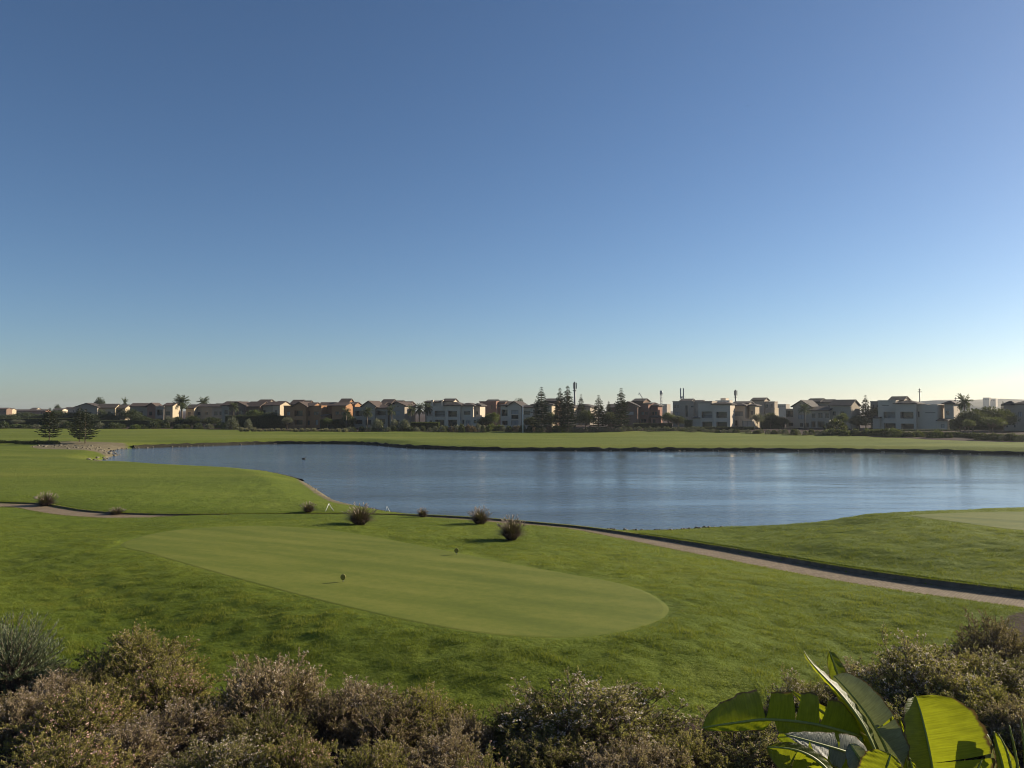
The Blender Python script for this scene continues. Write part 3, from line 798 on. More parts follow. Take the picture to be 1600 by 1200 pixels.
def fountain_grass(name):
    root = thing(name, 'tuft', 'ornamental grass')
    n = 1500
    a = rng.uniform(0, 2 * math.pi, n); tilt = np.arccos(rng.uniform(.22, 1, n)); L_ = rng.uniform(.55, 1.0, n)
    d0 = np.stack([np.cos(a) * np.sin(tilt * .75), np.sin(a) * np.sin(tilt * .75), np.cos(tilt * .75)], 1)
    d1 = np.stack([np.cos(a) * np.sin(tilt * 1.3), np.sin(a) * np.sin(tilt * 1.3), np.cos(tilt * 1.3)], 1)
    b = np.stack([np.cos(a), np.sin(a), 0 * a], 1) * rng.uniform(0, .26, n)[:, None]
    m1 = b + d0 * (L_ * .55)[:, None]; e = m1 + d1 * (L_ * .5)[:, None]
    s = np.stack([-np.sin(a), np.cos(a), 0 * a], 1) * .009
    V = np.stack([b - s, b + s, m1 + s, m1 - s], 1).reshape(-1, 3); V2 = np.stack([m1 - s, m1 + s, e + s * .15, e - s * .15], 1).reshape(-1, 3)
    V, Fs = merge([(V, np.arange(4 * n).reshape(-1, 4)), (V2, np.arange(4 * n).reshape(-1, 4))])
    t = np.clip(.35 + .2 * rng.normal(size=n), 0, 1)
    link('blades', mesh_np('blades', V, Fs, False, np.concatenate([t, np.clip(t + .15, 0, 1)])), M['tuft_blade'], root)
    k = 55
    a = rng.uniform(0, 2 * math.pi, k); tilt = np.arccos(rng.uniform(.60, 1, k))
    d0 = np.stack([np.cos(a) * np.sin(tilt), np.sin(a) * np.sin(tilt), np.cos(tilt)], 1)
    base = d0 * rng.uniform(.78, .98, k)[:, None]; tip = base + (d0 * .8 + np.stack([np.cos(a), np.sin(a), 0 * a], 1) * .35) * rng.uniform(.14, .24, k)[:, None]
    V, Fs = merge([tubes_np(base, (base + tip) / 2, .008, .020, 4), tubes_np((base + tip) / 2, tip, .020, .004, 4), tubes_np(d0 * .3, base, .003, .003, 3)[0:2]] if False else [tubes_np(base, (base + tip) / 2, .008, .020, 4), tubes_np((base + tip) / 2, tip, .020, .004, 4)])
    link('plumes', mesh_np('plumes', V, Fs, True, np.clip(rng.normal(.5, .2, len(Fs)), 0, 1)), M['tuft_plume'], root)
    return root
def norfolk_pine(name, seed, H=10.0, spread=2.6, whorls=22, gap=.0, leafm='pine', bare=.10, jag=.10):
    global rng
    keep = rng; rng = np.random.default_rng(seed)
    root = thing(name, 'pine', 'tree')
    MB().tube([(0, 0, -.3), (.03, 0, H * .45), (0, .02, H * .8), (0, 0, H)], [H * .016, H * .011, H * .005, .015], 6).build('trunk', M['bark'], root)
    PP = []; DD = []; LL = []; A = []; B = []
    for w in range(whorls):
        t = (w + .3 * rng.uniform()) / whorls; z = H * (bare + (1 - bare) * t ** .9)
        Lb = spread * (1 - t) ** .95 * (1 if t > .08 else .8) + .12
        Lb *= 1 + jag * rng.normal()
        nb = 6 if t < .85 else 4; a0 = rng.uniform(0, 6.28)
        for k in range(nb):
            if rng.uniform() < gap: continue
            a = a0 + k * 2 * math.pi / nb + .12 * rng.normal(); l = Lb * rng.uniform(.8, 1.1)
            rise = .10 + .35 * t
            c, s = math.cos(a), math.sin(a)
            tip = np.array([c * l, s * l, z + l * rise]); A.append((0, 0, z)); B.append(tip)
            m = max(5, int(l * 14))
            u = rng.uniform(.18, 1, m)
            pts = np.array([0, 0, z]) + (tip - np.array([0, 0, z])) * u[:, None] - np.array([0, 0, 1]) * (u * (1 - u) * l * .22)[:, None]
            sidev = np.array([-s, c, 0]) * np.sign(rng.normal(size=m))[:, None]
            PP.append(pts); DD.append(sidev * .8 + np.array([c, s, .45]) * .8 + rng.normal(size=(m, 3)) * .25); LL.append((.30 + .50 * (1 - u)) * min(1, l / 1.4) + .10)
    V, Fs = tubes_np(np.array(A), np.array(B), H * .0045, .012)
    link('branches', mesh_np('branches', V, Fs, True), M['bark_dark'], root)
    P = np.vstack(PP); D = np.vstack(DD); L_ = np.concatenate(LL)
    V, Fs = merge([quads_cloud(P, D, L_, .17), quads_cloud(P, D, L_, .17)])
    t = np.clip(.45 + .22 * rng.normal(size=len(P)), 0, 1)
    link('crown', mesh_np('crown', V, Fs, False, np.concatenate([t, t])), M[leafm], root)
    rng = keep
    return root
def palm(name, seed, H=7.0, crown=2.6, nf=46, erect=.0):
    global rng
    keep = rng; rng = np.random.default_rng(seed)
    root = thing(name, 'palm', 'palm tree')
    MB().tube([(0, 0, -.3), (.05, 0, H * .5), (0, .03, H)], [.30, .24, .26], 8).build('trunk', M['bark'], root)
    PP = []; DD = []; LL = []; RA = []; RB = []
    for k in range(nf):
        a = rng.uniform(0, 6.28); el = rng.uniform(-.45 + erect, 1.35); L_ = crown * rng.uniform(.8, 1.1)
        h = np.array([math.cos(a), math.sin(a), 0]); m = 11
        u = np.linspace(0, 1, m + 1); ang = el - u * (1.15 - .4 * el)
        seg = L_ / m * (np.cos(ang)[:, None] * h + np.sin(ang)[:, None] * np.array([0, 0, 1]))
        pts = np.array([0, 0, H]) + np.cumsum(seg, 0)
        RA.append(pts[:-1]); RB.append(pts[1:])
        sv = np.cross(h, [0, 0, 1])
        for sgn in (1, -1):
            for rep in range(2):
                p = pts[:-1] + seg[1:] * rng.uniform(0, 1, (m, 1))
                PP.append(p); DD.append(sgn * sv * .9 + seg[1:] / (L_ / m) * .75 + np.array([0, 0, -.30]) + rng.normal(size=(m, 3)) * .12)
                LL.append(.62 * np.sin(np.pi * (.12 + .80 * u[1:])) * crown / 2.6 + .08)
    V, Fs = merge([tubes_np(np.vstack(RA), np.vstack(RB), .028, .018)])
    V2, F2 = quads_cloud(np.vstack(PP), np.vstack(DD), np.concatenate(LL), .095)
    V, Fs = merge([(V, Fs), (V2, F2)])
    link('crown', mesh_np('crown', V, Fs, False, np.clip(.45 + .22 * rng.normal(size=len(Fs)), 0, 1)), M['palm'], root)
    rng = keep
    return root
def broad_tree(name, seed, H=6.0, R=3.0, leafm='dark_leaf', nleaf=5200, trunk=.3, leaf=.34, flat=.72, cat='tree', core_gap=.25, branchy=9):
    global rng
    keep = rng; rng = np.random.default_rng(seed)
    root = thing(name, cat, cat)
    zc = H * (trunk + (1 - trunk) * .5); hz = H * (1 - trunk) * .5
    b = MB()
    if trunk > 0.05:
        b.tube([(0, 0, -.3), (.06, .02, H * trunk * .6), (0, 0, H * trunk)], [H * .030, H * .022, H * .018], 6)
    C = sph(branchy * 2 + 6, -.6) * np.array([R, R, hz]) * rng.uniform(.45, .78, branchy * 2 + 6)[:, None] + np.array([0, 0, zc])
    for c in C[:branchy]:
        b.tube([(0, 0, H * trunk * .9), tuple(c * .5 + np.array([0, 0, H * trunk]) * .5 + rng.normal(size=3) * .1), tuple(c)], [H * .016, H * .010, H * .004], 5)
    b.build('trunk', M['bark'], root)
    ci = rng.integers(0, len(C), nleaf); sz = rng.uniform(.36, .56, len(C)) * min(R, hz * 1.3)
    dd = sph(nleaf); rr = rng.uniform(0, 1, nleaf) ** .45
    P = C[ci] + dd * (sz[ci] * rr)[:, None] * np.array([1.1, 1.1, flat])
    D = dd + rng.normal(size=dd.shape) * .6 + np.array([0, 0, .2])
    V, Fs = quads_cloud(P, D, leaf * rng.uniform(.6, 1.3, nleaf), leaf * .55)
    t = np.clip(.42 + .14 * rng.normal(size=len(C))[ci] + .17 * rng.normal(size=nleaf) + .12 * dd[:, 2], 0, 1)
    link('crown', mesh_np('crown', V, Fs, False, t), M[leafm], root)
    rng = keep
    return root
def round_shrub(name, seed, leafm, R=1.0, H=1.2, nleaf=1500, leaf=.20, cat='shrub', tall=False):
    global rng
    keep = rng; rng = np.random.default_rng(seed)
    root = thing(name, cat, cat)
    nb = 14; d = sph(nb, .1)
    V, Fs = tubes_np(np.zeros((nb, 3)) + np.array([0, 0, -.1]), d * np.array([R, R, H]) * .8, .03, .012)
    link('stems', mesh_np('stems', V, Fs, True), M['bark_dark'], root)
    dd = sph(nleaf, -.25 if not tall else -.9); lump = 1 + .12 * np.sin(dd[:, 0] * 6 + seed) * np.cos(dd[:, 1] * 5) + .06 * rng.normal(size=nleaf)
    rr = rng.uniform(.55, 1, nleaf) ** .5
    P = dd * np.array([R, R, H * (1 if not tall else .5)]) * (lump * rr)[:, None] + np.array([0, 0, 0 if not tall else H * .5])
    P[:, 2] = np.maximum(P[:, 2], .02)
    D = dd * .8 + rng.normal(size=dd.shape) * .6 + np.array([0, 0, .3])
    V, Fs = quads_cloud(P, D, leaf * rng.uniform(.6, 1.3, nleaf), leaf * .5)
    t = np.clip(.40 + .2 * rng.normal(size=nleaf) + .12 * dd[:, 2], 0, 1)
    link('foliage', mesh_np('foliage', V, Fs, False, t), M[leafm], root)
    rng = keep
    return root
def tuft_far(name, seed, leafm):
    global rng
    keep = rng; rng = np.random.default_rng(seed)
    root = thing(name, 'grass', 'ornamental grass')
    n = 420; a = rng.uniform(0, 6.28, n); tl = np.abs(rng.normal(0, .6, n)).clip(0, 1.3)
    D = np.stack([np.cos(a) * np.sin(tl), np.sin(a) * np.sin(tl), np.cos(tl) + .1], 1)
    P = np.stack([np.cos(a), np.sin(a), 0 * a], 1) * rng.uniform(0, .35, n)[:, None]
    V, Fs = quads_cloud(P, D, rng.uniform(.7, 1.15, n), .09)
    link('blades', mesh_np('blades', V, Fs, False, np.clip(.5 + .22 * rng.normal(size=n), 0, 1)), M[leafm], root)
    rng = keep
    return root

# grass hanging over the top of the low wall and creeping over the near edge of the path
def edge_grass(name, off, n, hgt, lean_to):
    L_ = len(PD_); i = rng.uniform(0, L_ - 1.001, n); k = i.astype(int); f = (i - k)[:, None]
    ln = offset_line(PD_, off); b = ln[k] * (1 - f) + ln[k + 1] * f
    t = ln[k + 1] - ln[k]; t /= np.linalg.norm(t, axis=1, keepdims=True) + 1e-9; nr = np.stack([-t[:, 1], t[:, 0]], 1)
    b = b + nr * rng.normal(size=(n, 1)) * .05
    z = PD_[k, 2] + (wall_h(b[:, 0]) - .03 if off > 0 else terrain(b[:, 0], b[:, 1]) - PD_[k, 2])
    h = hgt * rng.uniform(.4, 1.3, n); w = .012 * rng.uniform(.7, 1.4, n)
    tip = b - nr * lean_to * (h * rng.uniform(.3, 1.0, n))[:, None] + t * (h * rng.normal(size=n) * .4)[:, None]
    V = np.empty((n, 3, 3)); V[:, 0] = np.c_[b - t * w[:, None] / 2, z - .02]; V[:, 1] = np.c_[b + t * w[:, None] / 2, z - .02]; V[:, 2] = np.c_[tip, z + h * rng.uniform(-.3, .9, n)]
    return link(name, mesh_np(name, V.reshape(-1, 3), np.arange(3 * n).reshape(-1, 3), False, np.clip(.45 + .2 * rng.normal(size=n), 0, 1)), M['grass'], kind='stuff', label='ragged grass along the edges of the cart path')
edge_grass('wall_top_grass', PATH_HW + .06, 26000, .10, 1.0)
edge_grass('path_edge_grass', -PATH_HW - .02, 20000, .08, -1.0)
class Proto:
    def __init__(s, root): s.r = root; s.used = False
    def place(s, label, loc, rz=0.0, sc=1.0, group=None, cat=None):
        if not s.used:
            s.used = True; o = s.r
            o.location = tuple(loc); o.rotation_euler = (0, 0, rz); o.scale = sc if isinstance(sc, tuple) else (sc,) * 3
            o['label'] = label
            if group: o['group'] = group
        else: o = copy_thing(s.r, label, tuple(loc), rz, sc, group)
        if cat: o['category'] = cat
        return o

# ------------------------------------------------------------------ the houses across the lake
def house(name, label, Y, pxc, delta, wallm, boxes, roofm='tile_brown', extras=()):
    """boxes: (px0, px1, py_top, front offset m, depth m, roof, openings[, wall material]); px, py rows and columns of the photo at distance Y"""
    mpp = Y / F * 1.0; d = math.radians(delta); cd, sd = math.cos(d), math.sin(d)
    o3 = PY(pxc, 640, Y); zb = 1.55
    root = thing(name, label, 'house', (o3[0], o3[1], zb), -math.atan2(o3[0], o3[1]) - d)
    R_ = math.hypot(o3[0], o3[1]) / F
    # along the arc the picture scale is set by the forward distance; the facade is turned towards the lake
    va = math.atan2(o3[0], o3[1]); kx = mpp / math.cos(va) * (math.cos(va) ** 2)
    zz = lambda py: (CAMZ - (py - HZ) * mpp) - zb
    for bx in boxes:
        px0, px1, pyt, f_, dep, roof, ops = bx[:7]; wm = M[bx[7]] if len(bx) > 7 else M[wallm]
        X = lambda px: ((px - pxc) * kx + f_ * sd) / cd
        x0, x1, z1 = X(px0), X(px1), zz(pyt)
        y0, y1 = -f_, -f_ + dep
        ops_ = []
        for q in ops:
            a, b_, c_, e_ = X(q[0]), X(q[1]), max(zz(q[3]), .15), zz(q[2])
            ops_.append((max(a, x0 + .1), min(b_, x1 - .1), c_, min(e_, z1 - .1), q[4] if len(q) > 4 else 'w'))
        gx = sorted(set([x0, x1] + [v for q in ops_ for v in q[:2]])); gz_ = sorted(set([-.6, z1] + [v for q in ops_ for v in q[2:4]]))
        V = []; Fs = []
        def quad(*p):
            n0 = len(V); V.extend(p); Fs.append((n0, n0 + 1, n0 + 2, n0 + 3))
        for i in range(len(gx) - 1):
            for j in range(len(gz_) - 1):
                cx, cz = (gx[i] + gx[i + 1]) / 2, (gz_[j] + gz_[j + 1]) / 2
                if any(q[0] < cx < q[1] and q[2] < cz < q[3] for q in ops_): continue
                quad((gx[i], y0, gz_[j]), (gx[i + 1], y0, gz_[j]), (gx[i + 1], y0, gz_[j + 1]), (gx[i], y0, gz_[j + 1]))
        quad((x1, y0, -.6), (x1, y1, -.6), (x1, y1, z1), (x1, y0, z1)); quad((x0, y1, -.6), (x0, y0, -.6), (x0, y0, z1), (x0, y1, z1))
        quad((x1, y1, -.6), (x0, y1, -.6), (x0, y1, z1), (x1, y1, z1)); quad((x0, y0, z1), (x1, y0, z1), (x1, y1, z1), (x0, y1, z1))
        for q in ops_:
            rec = y0 + (1.7 if q[4] in 'lL' else .22)
            quad((q[0], y0, q[2]), (q[0], rec, q[2]), (q[0], rec, q[3]), (q[0], y0, q[3])); quad((q[1], rec, q[2]), (q[1], y0, q[2]), (q[1], y0, q[3]), (q[1], rec, q[3]))
            quad((q[0], y0, q[2]), (q[1], y0, q[2]), (q[1], rec, q[2]), (q[0], rec, q[2])); quad((q[0], rec, q[3]), (q[1], rec, q[3]), (q[1], y0, q[3]), (q[0], y0, q[3]))
        me = bpy.data.meshes.new('wall'); me.from_pydata(V, [], Fs); me.update()
        wall = link('wall', me, wm, root)
        for q in ops_:
            lo = q[4] in 'lL'; rec = y0 + (1.7 if lo else .22)
            m_ = MB(); m_.add([(q[0], rec - .01, q[2]), (q[1], rec - .01, q[2]), (q[1], rec - .01, q[3]), (q[0], rec - .01, q[3])], [(0, 1, 2, 3)])
            wnd = m_.build('window', M['glass_pale'] if q[4] in 'pL' else M['glass'], wall)
            if not lo and q[1] - q[0] > .7:
                fr = MB(); w_ = .07; xm = (q[0] + q[1]) / 2
                fr.box(q[0], q[0] + w_, rec - .07, rec - .015, q[2], q[3]).box(q[1] - w_, q[1], rec - .07, rec - .015, q[2], q[3]).box(xm - w_ / 2, xm + w_ / 2, rec - .07, rec - .015, q[2], q[3])
                fr.box(q[0], q[1], rec - .075, rec - .02, q[3] - w_, q[3]).build('frame', M['frame_dark'], wall)
            if lo and q[2] > 2.2:
                rl = MB(); hr = min(1.0, (q[3] - q[2]) * .4)
                rl.box(q[0], q[1], y0 + .08, y0 + .14, q[2] + hr - .06, q[2] + hr)
                k = max(3, int((q[1] - q[0]) / .35))
                for t in range(k): xx = q[0] + (q[1] - q[0]) * (t + .5) / k; rl.box(xx - .02, xx + .02, y0 + .09, y0 + .13, q[2], q[2] + hr - .06)
                rl.build('railing', M['frame_dark'], wall)
        ov = .55
        rm = M[roof[2]] if roof and len(roof) > 2 else M[roofm]
        if roof is None or roof[0] == 'flat':
            b = MB(); t_ = .16
            for (a0, a1, b0, b1) in ((x0 - .1, x1 + .1, y0 - .1, y0 + .22), (x0 - .1, x1 + .1, y1 - .22, y1 + .1), (x0 - .1, x0 + .22, y0 + .221, y1 - .221), (x1 - .22, x1 + .1, y0 + .221, y1 - .221)): b.box(a0, a1, b0, b1, z1 + .003, z1 + .28)
            b.build('parapet', wm, root)
        else:
            zp = zz(roof[1]); th = .22; xm, ym = (x0 + x1) / 2, (y0 + y1) / 2; zt = max(zp - z1, .25)
            b = MB()
            if roof[0] == 'gable':                     # ridge runs away from the viewer
                sl = zt / ((x1 - x0) / 2); drop = ov * sl
                pr = [(x0 - ov, z1 - drop), (xm, z1 + zt), (x1 + ov, z1 - drop), (x1 + ov, z1 - drop + th), (xm, z1 + zt + th), (x0 - ov, z1 - drop + th)]
                V = [(p[0], yy, p[1] + .003) for yy in (y0 - ov, y1 + ov) for p in pr]
                Fs = [(0, 1, 4, 5), (1, 2, 3, 4), (11, 10, 7, 6), (10, 9, 8, 7)] + [(i, i + 6, (i + 1) % 6 + 6, (i + 1) % 6) for i in range(6)]
                b.add(V, Fs); b.build('roof', rm, root)
                MB().add([(x0, y0 + .002, z1), (x1, y0 + .002, z1), (xm, y0 + .002, z1 + zt), (x0, y1 - .002, z1), (x1, y1 - .002, z1), (xm, y1 - .002, z1 + zt)], [(0, 1, 2), (4, 3, 5), (0, 3, 4, 1), (0, 2, 5, 3), (1, 4, 5, 2)]).build('gable', wm, root)
            elif roof[0] == 'ridge':                   # ridge runs along the facade, gables on the sides
                sl = zt / ((y1 - y0) / 2); drop = ov * sl
                pr = [(y0 - ov, z1 - drop), (ym, z1 + zt), (y1 + ov, z1 - drop), (y1 + ov, z1 - drop + th), (ym, z1 + zt + th), (y0 - ov, z1 - drop + th)]
                V = [(xx, p[0], p[1] + .003) for xx in (x0 - ov * .6, x1 + ov * .6) for p in pr]
                Fs = [(5, 4, 1, 0), (4, 3, 2, 1), (6, 7, 10, 11), (7, 8, 9, 10)] + [((i + 1) % 6, (i + 1) % 6 + 6, i + 6, i) for i in range(6)]
                b.add(V, Fs); b.build('roof', rm, root)
                MB().add([(x1 - .002, y0, z1), (x1 - .002, y1, z1), (x1 - .002, ym, z1 + zt), (x0 + .002, y0, z1), (x0 + .002, y1, z1), (x0 + .002, ym, z1 + zt)], [(0, 1, 2), (4, 3, 5), (0, 3, 4, 1), (0, 2, 5, 3), (1, 4, 5, 2)]).build('gable', wm, root)
            else:                                      # hip
                k = min(x1 - x0, y1 - y0) * .42
                V = [(x0 - ov, y0 - ov, z1), (x1 + ov, y0 - ov, z1), (x1 + ov, y1 + ov, z1), (x0 - ov, y1 + ov, z1), (x0 - ov, y0 - ov, z1 + th), (x1 + ov, y0 - ov, z1 + th), (x1 + ov, y1 + ov, z1 + th), (x0 - ov, y1 + ov, z1 + th),
                     (x0 + k, y0 + k, z1 + zt + th), (x1 - k, y0 + k, z1 + zt + th), (x1 - k, y1 - k, z1 + zt + th), (x0 + k, y1 - k, z1 + zt + th)]
                V = [(p[0], p[1], p[2] + .003) for p in V]
                b.add(V, [(0, 3, 2, 1), (0, 1, 5, 4), (1, 2, 6, 5), (2, 3, 7, 6), (3, 0, 4, 7), (4, 5, 9, 8), (5, 6, 10, 9), (6, 7, 11, 10), (7, 4, 8, 11), (8, 9, 10, 11)]); b.build('roof', rm, root)
    return root
W = 'w'
ORD = ['first', 'second', 'third', 'fourth', 'fifth', 'sixth', 'seventh', 'eighth', 'ninth', 'tenth', 'eleventh', 'twelfth'] + ['%dth' % k if k % 10 not in (1, 2, 3) or k < 20 else '%d%s' % (k, {1: 'st', 2: 'nd', 3: 'rd'}[k % 10]) for k in range(13, 60)]
house('villa', 'low brown-roofed villa behind the three spit pines, far end of the row', 300, 158, 18, 'w_beige',
      [(118, 152, 636, 0, 9, ('gable', 630.5), [(126, 131, 644, 650), (138, 143, 644, 650), (124, 132, 655, 662, 'l')], 'w_grey'), (152, 180, 637, -2, 8, ('ridge', 631.5), [(158, 163, 643, 649), (168, 173, 643, 649)], 'w_cream'),
       (180, 196, 637.5, -4, 10, ('ridge', 632.5), [], 'w_cream')])
house('villa', 'brown-roofed villa with timber pergola beside the tall date palm', 280, 238, 16, 'w_grey',
      [(203, 230, 635, -3, 8, ('ridge', 630.5), [(208, 213, 642, 648), (218, 223, 642, 648), (207, 214, 654, 661), (219, 226, 654, 661)]), (230, 243, 634.5, 0, 9, ('gable', 630), [(233, 238, 643, 649), (233, 239, 654, 662)], 'w_redbrown'),
       (243, 256, 636, .8, 6, None, [(245, 254, 640, 649, 'l'), (245, 254, 654, 663, 'l')]), (256, 270, 634, -.5, 10, ('ridge', 630), [(259, 266, 643, 649), (259, 267, 654, 662, 'l')], 'w_cream')], 'tile_red')
house('villa', 'cream villa with broad sunlit side wall right of the date palm', 290, 325, 24, 'w_cream',
      [(290, 303, 638, -2, 9, ('ridge', 632.5), [(293, 298, 644, 650)]), (303, 331, 635.5, -5, 8, ('ridge', 631.5), [(321, 325, 644, 648), (308, 313, 644, 649)]), (331, 351, 635.5, 0, 9, ('ridge', 631), [(335, 340, 643, 649), (343, 348, 643, 649), (335, 345, 654, 662, 'l')], 'w_beige')])
house('villa', 'villa of several tiled gables with bright sunlit end wall by round grey shrubs', 270, 396, 28, 'w_cream',
      [(345, 366, 633, -4, 8, ('ridge', 627.5), [(350, 355, 641, 647)], 'w_beige'), (358, 384, 634, 0, 7, ('gable', 628), [(364, 369, 641, 648), (373, 379, 641, 648), (363, 378, 653, 662, 'l')], 'w_brown'),
       (384, 406, 635, -1, 8, ('ridge', 628), [(389, 395, 641, 648), (397, 402, 641, 648)], 'w_brown'), (402, 419, 629, -7, 6, ('ridge', 624.5), [], 'w_beige'), (406, 426, 633.5, -3, 9, ('ridge', 628), [(410, 415, 641, 647)], 'w_cream'),
       (426, 437, 633, .5, 9, ('ridge', 627.5), [(429, 433, 641, 647)], 'w_cream')], 'tile_red')
house('villa', 'orange terracotta villa with deep loggias and stepped tiled roofs', 245, 495, 22, 'w_terra',
      [(443, 460, 635, -.5, 9, None, [(448, 453, 643, 649, 'p'), (447, 454, 656, 663)]), (458, 478, 634.5, .5, 8, ('gable', 628.5), [(460, 473, 641.5, 650, 'l'), (460, 473, 656.5, 663.5, 'l')]), (478, 489, 634.5, -1, 8, ('ridge', 629.5), [(480, 484, 642, 650, 'l'), (480, 484, 657, 664)]),
       (452, 468, 631, -9, 6, ('ridge', 624.8), []), (468, 480, 632, -9, 6, ('ridge', 626), []),
       (489, 502, 635, -.5, 9, None, [(490, 498, 643, 648), (493, 497, 656, 664, 'p')]), (496, 519, 634, -6, 8, ('ridge', 629), []), (502, 509, 650, .5, 6, ('ridge', 648), [], 'w_brown'),
       (519, 540, 634, -1, 9, ('ridge', 629.5), [(524, 530, 643, 648), (533, 538, 643, 648), (524, 534, 655, 663, 'l')]), (531, 545, 629.5, -8, 6, ('ridge', 623), []), (545, 556, 632, -8, 6, ('ridge', 628.5), [])], 'tile_red')
house('villa', 'grey-beige villa with twin gables and sunlit end wall behind the clipped round trees', 240, 600, 22, 'w_grey',
      [(552, 572, 637, -.3, 9, None, [(554, 567, 642, 650, 'l'), (554, 566, 656, 663, 'l')]), (566, 586, 634, 0, 8, ('gable', 627), [(571, 576, 641, 647), (571, 580, 656, 664)]), (586, 606, 638, -.8, 9, ('ridge', 633), [(588, 603, 642, 649, 'l'), (588, 602, 655, 663, 'l')]),
       (584, 598, 634, -6, 7, ('ridge', 628.5), []), (595, 611, 630, -9, 6, ('ridge', 624), []), (612, 626, 631, -9, 6, ('ridge', 626), []), (626, 640, 632, -9, 6, ('ridge', 627.5), []),
       (609, 632, 633.5, 0, 10, ('gable', 628.5), [(618, 625, 642, 649, 'p'), (620.5, 622.5, 633.8, 636, 'w'), (613, 624, 656, 663, 'l')])], 'tile_red')
house('villa', 'pale grey two-storey villa with square balcony recesses behind the long clipped hedge', 235, 710, 14, 'w_white',
      [(667, 676, 651, .3, 6, None, [(671, 675, 657, 661)]), (662, 694, 628, -9, 7, ('ridge', 626), []), (672, 675, 626, -8, 1, None, []), (688, 691, 626, -8, 1, None, []), (692, 708, 626.5, -9, 6, ('ridge', 622.8), []),
       (676, 696, 635.5, 0, 9, None, [(679, 695, 642, 651, 'L'), (680, 694, 656, 666, 'l')]), (696, 719, 634, 1.2, 9, ('hip', 629), [(700, 714, 642, 651, 'l'), (700, 714, 656, 666, 'l')]),
       (719, 739, 634.5, .2, 9, ('hip', 630.5), [(725, 735, 642, 648), (722.5, 725.5, 656, 662), (728, 735, 657, 665, 'p')]), (741, 750, 634.5, -2.2, 8, ('hip', 631), [(743, 747, 643, 648)]), (737, 752, 653, .3, 4, None, [(740, 744, 656, 661)])])
house('villa', 'red-brown villa rising behind the white gabled house', 275, 776, 14, 'w_redbrown',
      [(749, 775, 628, -1, 9, None, [(755, 758, 633, 638), (767, 770, 633, 639), (757, 764, 645, 652), (768, 773, 645, 652)]), (760, 775, 627.5, -6, 6, ('ridge', 624.5), []), (775, 789, 629, -4, 7, ('ridge', 626.3), [(778, 787, 634, 636)]), (785, 800, 631, -5, 8, ('ridge', 627.5), [])])
house('villa', 'white gabled villa with pale lamp post in front, left of the tall pines', 232, 806, 16, 'w_white',
      [(782, 795, 634, -.4, 9, ('hip', 632), [(783.5, 794, 640, 650, 'l'), (784, 794, 657.5, 664, 'l')]), (793, 814, 634.5, .6, 9, ('gable', 627.8), [(799, 810, 648.5, 654.5), (799, 810, 641, 647, 'p'), (799, 810, 657, 664, 'p')]), (814, 832, 637, -.5, 9, ('hip', 634), [(818, 828, 642, 648), (818, 829, 655, 663, 'l')]),
       (832, 862, 633, -3, 9, ('hip', 629), [(838, 843, 640, 645), (850, 855, 640, 645), (838, 848, 653, 662, 'l')], 'w_cream'), (853, 871, 627, -8, 7, ('ridge', 623), [], 'w_brown')])
house('villa', 'small cream house half hidden behind the pair of tall pines', 285, 889, 20, 'w_cream', [(870, 897, 637, 0, 9, ('hip', 632), [(874, 878, 643, 649), (882, 887, 643, 649)]), (897, 922, 636, -5, 9, ('hip', 632), [(903, 908, 642, 647)], 'w_grey')])
house('villa', 'dark brown gabled house behind the last of the tall pines', 250, 975, 8, 'w_brown',
      [(949, 968, 637, -1, 8, ('ridge', 632), [(953, 958, 643, 648)]), (966, 996, 634.5, 0, 9, ('gable', 628), [(975, 990, 643, 648, 'p'), (970, 980, 655, 662, 'l')])])
house('villa', 'red-brown block house with sunlit pink edge beside the thin lattice mast', 252, 1012, 18, 'w_redbrown',
      [(988, 1005, 627, -4, 7, ('ridge', 623), [], 'w_brown'), (1005, 1018, 631, -4, 6, ('ridge', 629.5), []), (997, 1013, 633.5, 0, 5.5, None, [(1002, 1006, 643.5, 648, 'p'), (1007, 1012, 643.5, 648), (1001, 1009, 655, 662)]),
       (1017, 1028, 634.5, -3, 5, ('hip', 632), [(1019, 1022, 643.5, 648), (1023, 1027, 643.5, 648)]), (1017, 1027, 652, .5, 4, ('ridge', 650), [(1020, 1024, 655, 661)])])
house('villa', 'tall grey-beige house with narrow stair window and two roof pavilions', 248, 1082, 12, 'w_grey',
      [(1051, 1084, 628, 0, 9, None, [(1053, 1056, 632.5, 637), (1058, 1061, 632.5, 637), (1071, 1074.5, 633.5, 651), (1079.5, 1091, 634, 636.5), (1084, 1087.5, 646, 651), (1054, 1062, 644, 650, 'p')]),
       (1063, 1080, 626.5, -3, 6, ('ridge', 623.4), []), (1080, 1096, 628, -4, 6, ('ridge', 625.7), []), (1084, 1112, 628, -.6, 9, None, [(1100, 1103, 632, 635)])])
house('villa', 'pale house with four large square openings, nearest the glass pergola', 225, 1115, 12, 'w_white',
      [(1082, 1092, 653.5, .2, 6, ('ridge', 652), []), (1091, 1114, 632, 0, 9, None, [(1096, 1113, 643, 653, 'L'), (1097, 1112.5, 659, 667.5, 'l')]), (1114, 1140.5, 632, 1.3, 7, ('hip', 628.8), [(1119, 1135.5, 643.5, 653, 'l'), (1119, 1135.5, 659, 667.5, 'l')])])
